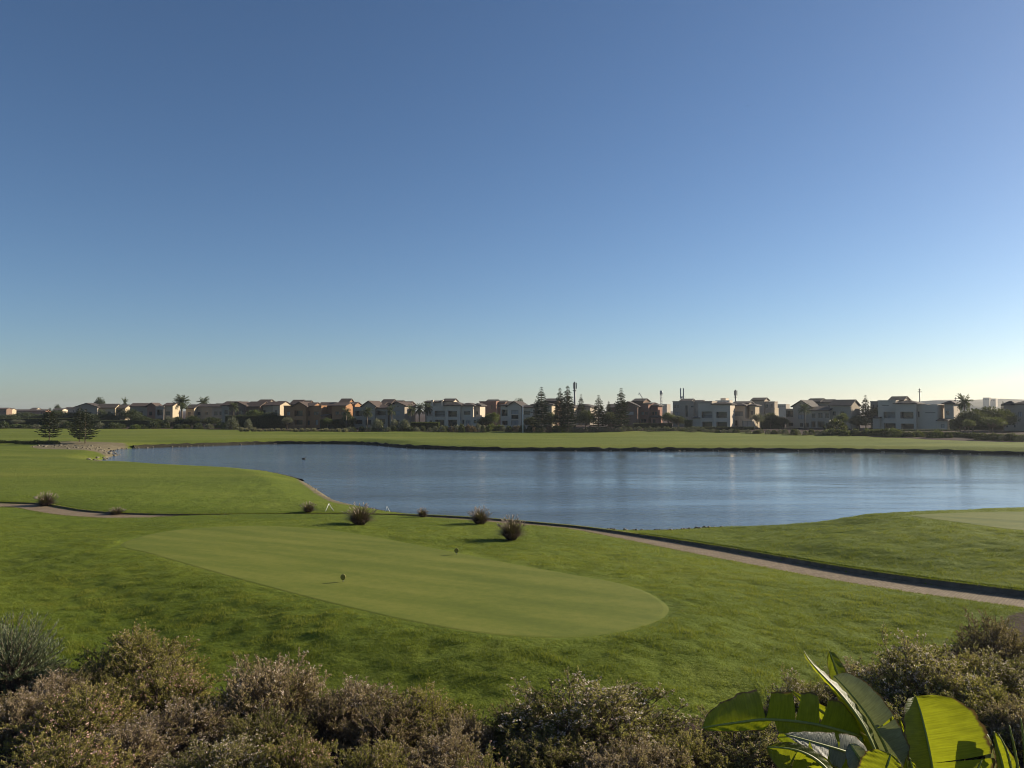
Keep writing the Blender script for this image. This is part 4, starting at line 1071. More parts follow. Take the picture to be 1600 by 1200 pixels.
house('villa', 'pale house with two tall sunlit edges and white framed pergola', 229, 1162, 16, 'w_white',
      [(1142, 1164, 634.5, .4, 5, ('hip', 630.5), [(1148, 1161, 643, 650, 'p'), (1147, 1152, 657, 665)]), (1171, 1180, 634, -1.5, 4.5, ('hip', 632), [(1173, 1177, 642, 648)], 'w_cream'), (1146, 1170, 630, -7, 5, ('ridge', 627.5), [], 'w_grey'),
       (1154, 1156, 655.5, 3.2, .4, None, []), (1157.5, 1159, 656, 3.2, .4, None, []), (1154, 1175, 655.5, 2.9, 3.0, None, [(1160, 1174, 657.5, 666.5, 'p')])])
house('villa', 'beige tower house with small windows standing behind the pale houses', 262, 1187, 16, 'w_beige',
      [(1158, 1175, 628.5, -2, 8, None, []), (1174.5, 1194, 625.5, 0, 6, ('ridge', 622), [(1181, 1184, 650, 655)]), (1195, 1210, 628.5, -.5, 4, None, [(1196.5, 1200, 632, 637), (1204, 1207.5, 632, 637), (1196, 1201, 647, 652)]), (1205, 1210, 639, .5, 5, None, [], 'w_cream')])
house('villa', 'dark beige villa with arched ground floor and sunlit gable end', 225, 1282, 20, 'w_beige',
      [(1226, 1240, 640, -.3, 8, None, [(1226.5, 1239.5, 641.5, 652, 'l'), (1227, 1238, 661, 666, 'l')]), (1238, 1266, 634.5, .4, 8, ('gable', 626), [(1246, 1257, 648, 655, 'p'), (1249, 1254, 661.5, 667), (1258, 1263, 661, 668, 'l')]),
       (1261, 1281, 627, -9, 6, ('ridge', 622.5), []), (1281, 1299, 628.5, -9, 6, ('ridge', 624.3), []), (1264, 1296, 641, .8, 8, ('ridge', 636), [(1268, 1274, 646, 653), (1278, 1285, 645, 653), (1289, 1295, 646, 653), (1267, 1274, 658.5, 668, 'l'), (1277, 1288, 658.5, 668, 'l')]),
       (1297, 1328, 633.5, -.8, 8, ('ridge', 625.5), [(1301, 1306, 643, 649), (1312, 1318, 643, 649), (1302, 1308, 656, 664)])])
house('villa', 'largest pale villa with corner balcony and roof box, right of the small pine', 212, 1430, 16, 'w_white',
      [(1355.5, 1370, 627.5, -6, 9, None, [(1359, 1362, 632, 636.5), (1366, 1369, 632, 636.5)], 'w_grey'), (1361, 1372.5, 653.5, .2, 6, ('ridge', 651), []), (1370, 1399, 626.5, -.6, 9, None, [(1379, 1399, 644, 654, 'L'), (1379.5, 1398.5, 662, 671, 'l'), (1376, 1388, 632.8, 633.8)]),
       (1388.5, 1411, 625, -4, 6, ('ridge', 619.5), []), (1399, 1431, 631, 1.2, 6, ('hip', 626.5), [(1406.5, 1427, 643.5, 654, 'l'), (1407, 1427.5, 662, 670.5, 'l')]), (1432.5, 1464, 633.5, -.5, 8.5, None, [(1434, 1436.5, 643, 652), (1445, 1461, 644.5, 645.3)]),
       (1436, 1448, 633, -1.5, 3, None, []), (1475, 1489, 631.5, -3, 6, ('hip', 627.5), [(1478, 1482, 642, 648)]), (1464, 1478, 657, .6, 6, ('ridge', 655), [(1469, 1474, 662, 668, 'p')])])
house('villa', 'grey hip-roofed house cut off by the edge of the view beyond the garden trees', 196, 1600, 12, 'w_grey',
      [(1568, 1586, 633, -1, 9, ('hip', 627.5), [(1573, 1579, 643, 650)]), (1586, 1640, 632, .6, 9, ('hip', 624.8), [(1591, 1597, 643.5, 651, 'p'), (1600, 1606, 643, 652), (1610, 1625, 643, 652, 'l'), (1608, 1626, 662, 673, 'l')]), (1567, 1590, 657.5, .3, 5, None, [(1571, 1574, 664, 668), (1584, 1587, 664, 668)])])
# the town beyond, left end
for i, (px, w_, pt, wm, rf, lab) in enumerate([
        (3, 14, 637.5, 'w_brown', 'tile_red', 'low red-roofed house at the left end of the skyline, half out of view'), (12, 10, 638.5, 'w_cream', 'tile_red', 'small cream house with sunlit wall near the left end of the skyline'),
        (30, 30, 640, 'w_brown', 'tile_red', 'long low red-roofed house beyond the dark trees'), (58, 26, 640, 'w_redbrown', 'tile_red', 'red-roofed bungalow left of the first spit pine'), (52, 8, 637.5, 'w_white', 'tile_brown', 'tiny white house on the skyline left of the first spit pine'),
        (72, 16, 644, 'w_cream', 'tile_brown', 'sunlit cream cottage behind the first spit pine'), (90, 14, 638.5, 'w_white', 'tile_brown', 'tiny white house between the spit pines on the skyline'), (110, 18, 636.5, 'w_grey', 'tile_brown', 'grey house on the skyline behind the paired spit pines')]):
    Yd = 470 + 30 * (i % 3)
    house('distant_house', lab, Yd, px, 18, wm, [(px - w_ / 2, px + w_ / 2, pt + 2, 0, 10, ('ridge', pt), [(px - w_ / 4 - 1, px - w_ / 4 + 1, pt + 4.5, pt + 7), (px + w_ / 4 - 1, px + w_ / 4 + 1, pt + 4.5, pt + 7)])], rf)
for i, (px0, px1, pt, Yd, wm, lab) in enumerate([(1118, 1140, 626, 700, 'w_white', 'far pale flat-roofed block above the pale houses'), (1126, 1134, 622.5, 720, 'w_white', 'far pale stair tower rising over the flat-roofed block'), (1214, 1228, 632, 600, 'w_grey', 'far grey block between tower house and dark beige villa'),
        (1034, 1042, 632, 600, 'w_grey', 'far grey block beside the thin lattice mast'), (1536, 1546, 621.5, 1230, 'w_grey', 'far block on the pale hill, left one'), (1546, 1556, 623, 1240, 'w_white', 'far pale block on the hill, right one')]):
    house('distant_block', lab, Yd, (px0 + px1) / 2, 12, wm, [(px0, px1, pt, 0, 14, None, [(px0 + (px1 - px0) * (k + .3) / 4, px0 + (px1 - px0) * (k + .7) / 4, pt + 2, pt + 3.6) for k in range(4)])])
# pale hill on the right skyline
V = []; Fs = []; nh = 40
hx0, hx1 = PY(1490, 640, 1250)[0], PY(1800, 640, 1250)[0]
for i in range(nh + 1):
    t = i / nh; x = hx0 + (hx1 - hx0) * t
    top = 1.8 + (22 + 2.5 * vnoise(x, 0, .02, 5) + 4 * t) * sstep(0, .12, t)
    for j in range(9):
        s = j / 8; V.append((x, 1180 + 400 * s, 1.2 + (top - 1.2) * math.sin(math.pi * s) + vnoise(x, s * 400, .03, 6) * 1.0 * math.sin(math.pi * s)))
for i in range(nh):
    for j in range(8): Fs.append((i * 9 + j, (i + 1) * 9 + j, (i + 1) * 9 + j + 1, i * 9 + j + 1))
link('hill', mesh_np('hill', V, Fs, True), M['hill'], kind='structure')

# ------------------------------------------------------------------ trees of the far gardens
def zat(px, py, Y): return PY(px, py, Y)[2]
def plant_at(px, Y): p = PY(px, 640, Y); return p[0], p[1], tz(p[0], p[1])
pines = [Proto(norfolk_pine('norfolk_pine', 11, 10, 2.4, 22)), Proto(norfolk_pine('norfolk_pine', 12, 10, 2.0, 26)), Proto(norfolk_pine('norfolk_pine', 13, 10, 4.0, 17, .05, bare=.12, jag=.12))]
for px, top, Y, w_, k, lab in [
        (78, 636, 152, 44, 2, 'bushy dark pine standing alone on the sandy spit, left of the pair'), (125, 634, 152, 40, 2, 'taller dark pine of the pair on the sandy spit, behind its twin'), (134, 638, 147, 46, 2, 'dark pine of the pair on the sandy spit, nearest the lake'),
        (846, 604, 208, 36, 0, 'tall pine with tiered top right of the pale lamp post'), (875, 605.5, 208, 26, 1, 'slender tall pine, left one of the close pair beside the dark mast'), (887, 602, 207, 32, 1, 'tallest pine, right one of the close pair beside the dark mast'),
        (908, 615.5, 260, 20, 0, 'pine with round top just right of the dark mast'), (935.5, 617, 206, 32, 0, 'conical pine between the dark mast and the last tall pine'), (951, 626.5, 250, 18, 1, 'small dark pine in the gap beside the last tall pine'),
        (970.5, 605.5, 206, 34, 0, 'last tall tiered pine at the brown gabled house'), (1352.5, 617, 222, 26, 0, 'pine with thin leader left of the largest pale villa'), (1567, 627, 215, 14, 1, 'small pine beside the grey hip-roofed house')]:
    x, y, z = plant_at(px, Y); H = zat(px, top, Y) - z
    sp = w_ / 2 * Y / F; base_sp = (2.4, 2.0, 4.0)[k]
    pines[k].place(lab, (x, y, z), random.uniform(0, 6), (sp / base_sp, sp / base_sp, H / 10), 'norfolk pines')
palms = [Proto(palm('date_palm', 21, 7, 2.6, 60)), Proto(palm('date_palm', 22, 7, 2.6, 42, .2))]
for px, top, Y, w_, k, lab in [
        (284, 620, 262, 29, 0, 'tall full-crowned date palm beside the cream villa'), (318, 623, 320, 22, 0, 'palm crown showing above the roof of the cream villa'), (365, 632, 262, 17, 1, 'small bright palm in front of the many-gabled villa'),
        (160, 640, 285, 18, 0, 'palm in front of the far brown-roofed villa, left of two'), (187, 639, 285, 18, 1, 'palm in front of the far brown-roofed villa, right of two'), (194, 627, 340, 12, 1, 'small palm crown above the skyline by the far brown-roofed villa'),
        (574, 638, 226, 21, 0, 'dark palm against the twin-gabled villa, left one'), (612, 637, 226, 18, 1, 'pale palm against the twin-gabled villa, right one'), (541, 640, 232, 17, 1, 'palm between the orange villa and the twin-gabled villa'),
        (642, 637, 232, 14, 0, 'small palm at the sunlit end wall of the twin-gabled villa'), (655, 633, 238, 20, 0, 'bushy palm left one of the close pair by the pale grey villa'), (668, 632, 238, 20, 0, 'bushy palm right one of the close pair by the pale grey villa'),
        (1257, 633.5, 214, 22, 1, 'palm against the dark beige villa'), (1507, 621, 200, 26, 0, 'palm standing above the garden trees right of the largest villa')]:
    x, y, z = plant_at(px, Y); s = w_ / 2 * Y / F / 2.6
    ht = zat(px, top, Y) - z; H = max(ht - 1.5 * s, 1.5)
    palms[k].place(lab, (x, y, z), random.uniform(0, 6), (s, s, H / 7 if H / 7 > s * .6 else s * .6), 'palms in the far gardens')
broads = {'dark_leaf': Proto(broad_tree('garden_tree', 31, 6, 3, 'dark_leaf', 5200, .22)), 'green_leaf': Proto(broad_tree('garden_tree', 32, 6, 3, 'green_leaf', 4200, .3)), 'olive_leaf': Proto(broad_tree('olive_tree', 33, 6, 3, 'olive_leaf', 3600, .35, .26)),
          'open': Proto(broad_tree('garden_tree', 34, 6, 3, 'green_leaf', 1800, .42, .34, .5, branchy=14))}
for px, top, Y, w_, k, lab in [
        (1520, 640, 186, 44, 'dark_leaf', 'dense dark garden tree under the right-hand palm'), (1546, 637, 190, 46, 'dark_leaf', 'widest dense dark garden tree left of the grey hip-roofed house'), (1568, 641, 192, 34, 'dark_leaf', 'dark garden tree against the grey hip-roofed house'), (1550, 651, 172, 42, 'open', 'light green tree with bare forked trunk in front of dark trees'),
        (1500, 652, 188, 26, 'dark_leaf', 'low dark tree at the corner of the largest pale villa'), (1513, 655, 176, 20, 'open', 'thin pale-trunked tree under the right-hand palm'),
        (770, 645, 222, 24, 'green_leaf', 'green tree between the pale grey villa and the white gabled house'), (756, 652, 222, 22, 'dark_leaf', 'dark tree at the corner of the pale grey villa'), (860, 645, 220, 26, 'dark_leaf', 'dark tree between the tiered pine and the close pines'), (915, 642, 225, 30, 'dark_leaf', 'dark tree right of the dark mast'),
        (955, 645, 225, 30, 'dark_leaf', 'dark tree left of the last tall pine'), (830, 652, 215, 24, 'dark_leaf', 'dark low tree left of the tiered pine'), (1045, 645, 238, 22, 'green_leaf', 'green tree left of the tall grey-beige house'), (1060, 650, 236, 24, 'dark_leaf', 'dark tree in front of the tall grey-beige house'),
        (1183, 645, 218, 22, 'olive_leaf', 'upright oval grey-green tree right of the white pergola'), (1204, 646, 226, 26, 'dark_leaf', 'dark tree below the beige tower house'), (1222, 652, 224, 20, 'dark_leaf', 'dark tree at the left of the dark beige villa'),
        (1315, 646, 213, 20, 'green_leaf', 'light green tree in front of the sunlit gable end'), (1340, 650, 214, 30, 'dark_leaf', 'dark tree left of the small leader pine'), (1366, 638, 224, 22, 'dark_leaf', 'dark tree right of the small leader pine'),
        (812, 624, 300, 20, 'dark_leaf', 'round tree top behind the white gabled villa'), (265, 650, 245, 16, 'olive_leaf', 'small grey olive tree before the pergola villa'), (449, 651, 236, 18, 'olive_leaf', 'olive tree at the left corner of the orange villa'), (300, 650, 250, 26, 'dark_leaf', 'dark tree under the date palm, right side'), (278, 652, 250, 22, 'dark_leaf', 'dark tree under the date palm, left side'),
        (330, 652, 250, 28, 'dark_leaf', 'dark tree below the sunlit cream wall'), (400, 641, 252, 30, 'green_leaf', 'green bushy tree before the many-gabled villa'), (425, 645, 250, 34, 'dark_leaf', 'broad dark tree left of the orange villa'), (376, 648, 252, 20, 'dark_leaf', 'dark tree behind the round grey shrubs'),
        (545, 648, 236, 20, 'dark_leaf', 'dark tree in the gap right of the orange villa'), (512, 653, 234, 14, 'green_leaf', 'bright small tree before the orange villa'),
        (12, 648, 330, 34, 'dark_leaf', 'dark tree at the far left edge'), (40, 645, 340, 40, 'dark_leaf', 'broad dark tree left of the first spit pine'), (62, 648, 320, 36, 'dark_leaf', 'dark tree behind the first spit pine'), (92, 642, 320, 40, 'dark_leaf', 'tall dark tree between the spit pines'),
        (112, 645, 300, 34, 'dark_leaf', 'dark tree behind the spit pine pair'), (145, 647, 290, 34, 'dark_leaf', 'dark tree under the far brown-roofed villa'), (172, 646, 282, 30, 'dark_leaf', 'dark tree between the two far palms'), (205, 640, 270, 30, 'dark_leaf', 'dark tree left of the pergola villa'), (222, 650, 265, 28, 'dark_leaf', 'low dark tree before the pergola villa'), (245, 655, 255, 26, 'dark_leaf', 'low dark tree under the pergola'),
        (28, 655, 260, 20, 'olive_leaf', 'pale olive tree at the far left lawn edge'), (98, 656, 258, 14, 'olive_leaf', 'pale olive tree seen between the spit pines'),
        (90, 632.5, 520, 9, 'dark_leaf', 'tiny round tree top on the left skyline'), (155, 622, 420, 16, 'dark_leaf', 'dark tree top above the far brown-roofed villa')]:
    x, y, z = plant_at(px, Y); H = zat(px, top, Y) - z; R_ = w_ / 2 * Y / F
    broads[k].place(lab, (x, y, z), random.uniform(0, 6), (R_ / 2.9, R_ / 2.9, max(H, 1.2) / 6), 'garden trees across the lake')
# round grey shrubs / clipped lollipop trees
rs = {'olive': Proto(round_shrub('round_shrub', 41, 'olive_leaf', 1, 1.0, 1700, .16)), 'pale': Proto(tuft_far('grass_tuft', 42, 'pale_tuft')), 'dark': Proto(round_shrub('low_shrub', 43, 'dark_leaf', 1, 1.0, 900, .26)),
      'green': Proto(round_shrub('low_shrub', 44, 'green_leaf', 1, 1.0, 900, .26)), 'grey': Proto(round_shrub('low_shrub', 45, 'olive_leaf', 1, 1.0, 800, .22)), 'rust': Proto(round_shrub('low_shrub', 46, 'rust_leaf', 1, 1.0, 800, .24))}
KC = {'rust': 'rusty', 'dark': 'dark green', 'grey': 'grey-green', 'green': 'mid green', 'olive': 'grey', 'pale': 'pale'}
def shrub(k, px, top, Y, w_, lab, group):
    x, y, z = plant_at(px, Y); H = max(zat(px, top, Y) - z, .35); R_ = w_ / 2 * Y / F
    rs[k].place(lab, (x, y, z), random.uniform(0, 6), (R_, R_, H), group)
for px, top, Y, w_, lab in [(363, 653, 232, 20, 'largest round grey shrub at the lawn edge, left of its smaller neighbour'), (388, 656, 230, 13, 'smaller round grey shrub at the lawn edge'), (590, 656, 212, 20, 'clipped round grey tree, leftmost of three'), (616, 657, 212, 15, 'clipped round grey tree, middle of three'), (632.5, 657, 212, 19, 'clipped round grey tree, rightmost of three'),
                            (1306, 656.5, 196, 32, 'broad dome-shaped clipped bush before the dark beige villa')]:
    shrub('olive' if px < 1000 else 'dark', px, top, Y, w_, lab, 'clipped round shrubs')
for i in range(18):
    shrub('pale', 377 + i * 9.6 + random.uniform(-1.5, 1.5), 669.2 + random.uniform(-.6, .8) + (0 if i > 2 else -.8), 211 - i * .3 + random.uniform(-1, 1), 11.5 + random.uniform(-1, 2.5), f'pale feathery grass tuft, {ORD[i]} from the left in the row before the orange villa', 'pale tufts before the orange villa')
for i in range(26):
    px = 690 + i * 8.0 + random.uniform(-2, 2); k = random.choice(['rust', 'dark', 'grey', 'rust']) if px < 745 else random.choice(['dark', 'green', 'grey', 'rust'])
    shrub(k, px, 664.5 + random.uniform(-1.5, 2), 207 + random.uniform(-3, 5), 10 + random.uniform(-2, 4), f'low {KC[k]} shrub, {ORD[i]} from the left in the bed between hedge and tall pines', 'mixed low shrubs left of the tall pines')
for i in range(28):
    shrub('grey', 893 + i * 7.6 + random.uniform(-1.5, 1.5), 667.5 + random.uniform(-1.2, 1), 204 + random.uniform(-2, 3), 8.5 + random.uniform(-1, 2), f'pale grey low shrub, {ORD[i]} from the left in the row under the tall pines', 'grey shrubs under the tall pines')
for i in range(24):
    px = 1065 + i * 9.6 + random.uniform(-2, 2)
    shrub('grey' if i % 3 else 'dark', px, np.interp(px, [1060, 1290], [670.5, 672]) + random.uniform(-1, 1.2), np.interp(px, [1060, 1140, 1290], [201, 196, 176]) + random.uniform(-3, 3), 10 + random.uniform(-2, 2.5), f'low shrub, {ORD[i]} from the left in the bed before the four-opening pale houses', 'low shrubs before the pale houses')
for i in range(36):
    px = 1292 + i * 9.0 + random.uniform(-2, 2); k = random.choice(['dark', 'green', 'dark']) if px < 1480 else random.choice(['dark', 'dark', 'grey'])
    shrub(k, px, np.interp(px, [1290, 1380, 1600], [672, 672, 680]) + random.uniform(-2, 2.5), np.interp(px, [1290, 1450, 1600], [176, 162, 146]) + random.uniform(-2, 5), 15 + random.uniform(-3, 4), f'low {KC[k]} shrub, {ORD[i]} from the left in the bed before the largest villa', 'low shrubs before the largest villa')
for i in range(22):
    px = 5 + i * 17 + random.uniform(-4, 4)
    shrub(random.choice(['dark', 'dark', 'grey', 'green']), px, 662 + random.uniform(-3, 2.5), 238 + random.uniform(-4, 6), 17 + random.uniform(-4, 5), f'low shrub, {ORD[i]} from the left along the far left lawn edge', 'low shrubs along the far left lawn')
for i in range(14):
    px = 545 + i * 10.5 + random.uniform(-3, 3)
    shrub(random.choice(['dark', 'grey', 'dark']), px, 667 + random.uniform(-1, 2), 208 + random.uniform(-1, 6), 10 + random.uniform(-2, 3), f'low shrub, {ORD[i]} from the left around the three clipped round trees', 'low shrubs at the clipped round trees')
for i in range(11):
    px = -4 + i * 9 + random.uniform(-1, 1)
    shrub('dark', px, 688.3 + random.uniform(-.7, .7), 146 + random.uniform(-1, 1), 13 + random.uniform(-2, 2), f'dark low bush, {ORD[i]} from the left in the row on the sandy spit', 'bushes on the sandy spit')
# the long clipped hedges: box of leaves
def hedge(name, label, px0, px1, top, Y, depth=1.6, leafm='dark_leaf'):
    a, b = PY(px0, 640, Y), PY(px1, 640, Y); z0 = min(tz(a[0], a[1]), tz(b[0], b[1])); H = zat(px0, top, Y) - z0; L_ = b[0] - a[0]
    root = thing(name, label, 'hedge', (a[0], a[1], z0))
    MB().box(.15, L_ - .15, .15, depth - .15, -.2, H - .15).build('branches', M['hedge_core'], root)  # solid dark core in place of branches, inner shade put into its colour
    n = int(110 * (L_ * H * 1.2 + L_ * depth)); P = np.stack([rng.uniform(0, L_, n), rng.uniform(0, depth, n), rng.uniform(0, H, n)], 1)
    fc = rng.integers(0, 5, n); P[fc < 2, 1] = rng.uniform(0, .12, (fc < 2).sum()); P[(fc == 2) | (fc == 3), 2] = H - rng.uniform(0, .15, ((fc == 2) | (fc == 3)).sum()); P[fc == 4, 0] = np.where(rng.uniform(size=(fc == 4).sum()) < .5, .05, L_ - .05)
    D = rng.normal(size=P.shape) + np.array([0, -.5, .6])
    V, Fs = quads_cloud(P, D, rng.uniform(.12, .26, n), .11)
    link('foliage', mesh_np('foliage', V, Fs, False, np.clip(.42 + .2 * rng.normal(size=n), 0, 1)), M[leafm], root)
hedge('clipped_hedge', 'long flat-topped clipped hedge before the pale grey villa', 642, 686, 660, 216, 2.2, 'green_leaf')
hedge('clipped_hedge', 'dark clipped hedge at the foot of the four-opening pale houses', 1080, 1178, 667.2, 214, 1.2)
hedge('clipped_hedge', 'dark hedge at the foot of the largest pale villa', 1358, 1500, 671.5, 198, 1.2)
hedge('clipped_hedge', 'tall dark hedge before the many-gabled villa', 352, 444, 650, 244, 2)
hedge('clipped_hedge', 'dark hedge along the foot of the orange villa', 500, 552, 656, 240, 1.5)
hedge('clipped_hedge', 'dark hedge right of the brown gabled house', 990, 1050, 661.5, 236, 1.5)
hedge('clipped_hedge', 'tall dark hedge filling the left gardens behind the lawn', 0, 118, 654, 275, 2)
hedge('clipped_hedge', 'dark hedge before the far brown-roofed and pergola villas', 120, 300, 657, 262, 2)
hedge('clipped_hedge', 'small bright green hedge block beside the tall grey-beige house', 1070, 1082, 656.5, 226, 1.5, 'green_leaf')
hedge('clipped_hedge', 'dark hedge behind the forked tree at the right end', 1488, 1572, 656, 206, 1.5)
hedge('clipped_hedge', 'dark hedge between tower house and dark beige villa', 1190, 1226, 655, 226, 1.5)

# ------------------------------------------------------------------ masts, crane, lamp post
def mast(name, label, px, top, Y, kind):
    x, y, z = plant_at(px, Y); H = zat(px, top, Y) - z
    root = thing(name, label, 'mast', (x, y, z))
    m = M['steel_dark'] if kind in 'dp' else M['steel']
    if kind == 'd':
        MB().tube([(0, 0, -.5), (0, 0, H)], [.45, .34], 8).build('pole', m, root)
        b = MB()
        for k in range(3):
            a = k * 2.09; b.box(math.cos(a) * .7 - .2, math.cos(a) * .7 + .2, math.sin(a) * .7 - .15, math.sin(a) * .7 + .15, H - 3.0, H - .4)
        b.build('antenna', m, root)
        MB().tube([(0, 0, H - 4), (0, 0, H - 3.6)], .8, 8).build('collar', m, root)
    elif kind == 'l':
        b = MB(); w_ = .55; k = int(H / 1.6)
        for sx in (-1, 1):
            for sy in (-1, 1): b.tube([(sx * w_, sy * w_, -.5), (sx * w_ * .7, sy * w_ * .7, H)], .09, 4)
        for i in range(k):
            z0, z1 = i * H / k, (i + 1) * H / k; s = 1 if i % 2 else -1
            for sy in (-1, 1): b.tube([(-s * w_ * .85, sy * w_ * .85, z0), (s * w_ * .85, sy * w_ * .85, z1)], .06, 4); b.tube([(sy * w_ * .85, -s * w_ * .85, z0), (sy * w_ * .85, s * w_ * .85, z1)], .06, 4)
        b.build('lattice', m, root)
        MB().tube([(0, 0, H - 2.2), (0, 0, H - .2)], .75, 8).build('antenna', m, root)
    elif kind == 'a':
        MB().tube([(0, 0, -.5), (0, 0, H - 4)], [.4, .3], 8).build('pole', m, root)
        for s in (-.75, .75): MB().box(s - .25, s + .25, -.2, .2, H - 5.5, H).build('antenna', m, root)
        MB().box(-1, 1, -.15, .15, H - 5.2, H - 4.7).build('bracket', m, root)
    else:
        MB().tube([(0, 0, -.5), (0, 0, H)], [.30, .20], 6).build('pole', m, root)
        MB().box(-.8, .8, -.1, .1, H - 1.6, H - 1.3).box(-.55, .55, -.1, .1, H - .7, H - .45).build('crossarm', m, root)
    return root
mast('phone_mast', 'thick dark phone mast beside the tallest pine', 898, 596.5, 330, 'd')
mast('lattice_mast', 'thin pale lattice mast right of the red-brown block house', 1033.3, 610, 420, 'l')
mast('phone_mast', 'pale mast with two upright antennas over the tall grey-beige house', 1065.8, 606.5, 400, 'a')
mast('phone_mast', 'dark slender mast between the pale houses and tower house', 1149.5, 609, 400, 'd')
mast('utility_pole', 'dark pole with crossarms above the largest pale villa', 1437.5, 607, 330, 'p')
mast('utility_pole', 'thin pole beside the right-hand palm', 1494, 620.5, 330, 'p')
x, y, z = plant_at(1004, 600); H = zat(1004, 622, 600) - z
root = thing('tower_crane', 'small far crane jib above the red-brown block house', 'crane', (x, y, z))
MB().tube([(0, 0, -1), (0, 0, H)], .5, 4).build('tower', M['steel'], root)
MB().tube([(0, 0, H), (-2.6, 0, H + 4.2)], .35, 4).build('jib', M['steel'], root)
MB().tube([(-2.6, 0, H + 4.2), (-3.2, 0, H + 2.4)], .15, 4).build('cable', M['steel'], root)
x, y, z = plant_at(817, 203); H = zat(817, 633.5, 203) - z
root = thing('lamp_post', 'slim pale lamp post standing alone at the far lawn edge', 'lamp post', (x, y, z))
MB().tube([(0, 0, -.3), (0, 0, H)], [.13, .09], 8).build('pole', M['white_paint'], root)
MB().tube([(0, 0, H - .05), (.5, 0, H + .1), (1.2, 0, H + .12)], .05, 6).build('arm', M['white_paint'], root)
MB().box(.9, 1.6, -.14, .14, H + .06, H + .18).build('lamp_head', M['white_paint'], root)

# ------------------------------------------------------------------ fountain grass, tee markers, ropes, birds
tp = Proto(fountain_grass('fountain_grass'))
for px, base, w_, h_, lab in [(799, 842.5, 46, 36, 'largest purple fountain grass, nearest to the tee'), (750, 819, 36, 27, 'purple fountain grass on the path edge, left of the largest one'), (562, 819.5, 48, 32, 'wide purple fountain grass beside the white rope'), (660, 808, 19, 15, 'small purple fountain grass between the two path-side tufts'),
                              (482, 800, 24, 16, 'small dark fountain grass left of the white rope'), (182, 803, 26, 12, 'flattest dark fountain grass behind the path'), (72, 791, 32, 22, 'pale fountain grass at the bend of the path, far left')]:
    p = GP(px, base); s = w_ * p[1] / F / 1.62; hs = h_ * p[1] / F / .97
    tp.place(lab, (p[0], p[1], p[2] - .02), random.uniform(0, 6), (s, s, hs), 'fountain grasses')
def marker(label, px, base):
    p = GP(px, base)
    root = thing('tee_marker', label, 'tee marker', (p[0], p[1], TEE_Z + .02), 0, 'tee markers')
    b = MB(); n = 20; R_ = .095; zc = .055 + R_ * 1.15
    V = [(math.cos(2 * math.pi * k / n) * R_, s * .02, zc + math.sin(2 * math.pi * k / n) * R_ * 1.15) for s in (-1, 1) for k in range(n)]
    V2 = [(v[0] * .86, v[1] * 1.35, zc + (v[2] - zc) * .86) for v in V]
    Fs = [(k, (k + 1) % n, n + (k + 1) % n, n + k) for k in range(n)] + [(k, 2 * n + k, 2 * n + (k + 1) % n, (k + 1) % n) for k in range(n)] + [(n + k, n + (k + 1) % n, 3 * n + (k + 1) % n, 3 * n + k) for k in range(n)] + [tuple(2 * n + k for k in range(n)), tuple(3 * n + k for k in range(n))[::-1]]
    b.add(V + V2, Fs); b.build('disc', M['disc'], root)
    MB().tube([(0, 0, -.05), (0, 0, .07)], .012, 6).build('spike', M['steel_dark'], root)
    return root
marker('round yellow tee marker with long shadow, nearer one', 536, 909.5)
marker('round yellow tee marker at the back edge of the tee', 713.2, 866.8)
def rope_stand(label, apex, feet, rope_to=None):
    a = GP(*feet[0]); b_ = GP(*feet[1]); zt = PY(apex[0], apex[1], (a[1] + b_[1]) / 2); o3 = (a + b_) / 2
    root = thing('rope_stand', label, 'rope stand', tuple(o3))
    for q in (a, b_): MB().tube([tuple(q - o3 - np.array([0, 0, .05])), tuple(zt - o3)], .015, 6).build('leg', M['white_paint'], root)
    if rope_to:
        e = GP(*rope_to); pts = []
        for k in range(9):
            t = k / 8; p = zt + (e - zt) * t; pts.append(tuple(p - o3 - np.array([0, 0, .28 * 4 * t * (1 - t)])))
        MB().tube(pts, .026, 5).build('rope', M['rope'], root)
rope_stand('thin white rope stand with rope sagging toward the wide fountain grass', (514, 786.5), [(508, 799), (511, 793)], (533, 800))
rope_stand('thin white A-shaped stand at the water edge right of the wide fountain grass', (604.5, 791), [(602, 799.5), (609.5, 799.5)])
p = PZ(475, 717.5, 0)
root = thing('duck', 'small dark duck swimming on the lake', 'duck', (p[0], p[1], 0), .4)
b = MB(); prof = [(-.34, .03, .10), (-.26, .10, .09), (-.1, .16, .08), (.08, .15, .09), (.2, .09, .13), (.24, .055, .24), (.27, .06, .32), (.33, .055, .34), (.38, .025, .325), (.45, .012, .31)]
n = 8; V = []; Fs = []
for i, (xx, r, zc) in enumerate(prof):
    for k in range(n): q = 2 * math.pi * k / n; V.append((xx, r * math.cos(q), zc + r * .85 * math.sin(q)))
for i in range(len(prof) - 1):
    for k in range(n): Fs.append((i * n + k, i * n + (k + 1) % n, (i + 1) * n + (k + 1) % n, (i + 1) * n + k))
Fs += [tuple(range(n))[::-1], tuple((len(prof) - 1) * n + k for k in range(n))]
b.add(V, Fs, True); b.build('body', M['duck'], root)
p = PY(1168, 165.5, 260)
root = thing('bird', 'tiny dark bird flying high in the blue sky', 'bird', tuple(p), .5)
b = MB(); b.tube([(-.25, 0, 0), (-.1, 0, .01), (.1, 0, .02), (.25, 0, .01)], [.02, .07, .06, .015], 6)
for s in (-1, 1): b.add([(-.08, s * .04, .03), (.10, s * .04, .03), (.05, s * .32, .12), (-.06, s * .32, .12), (-.12, s * .6, .06)], [(0, 1, 2, 3), (3, 2, 4)])
b.build('body', M['duck'], root)

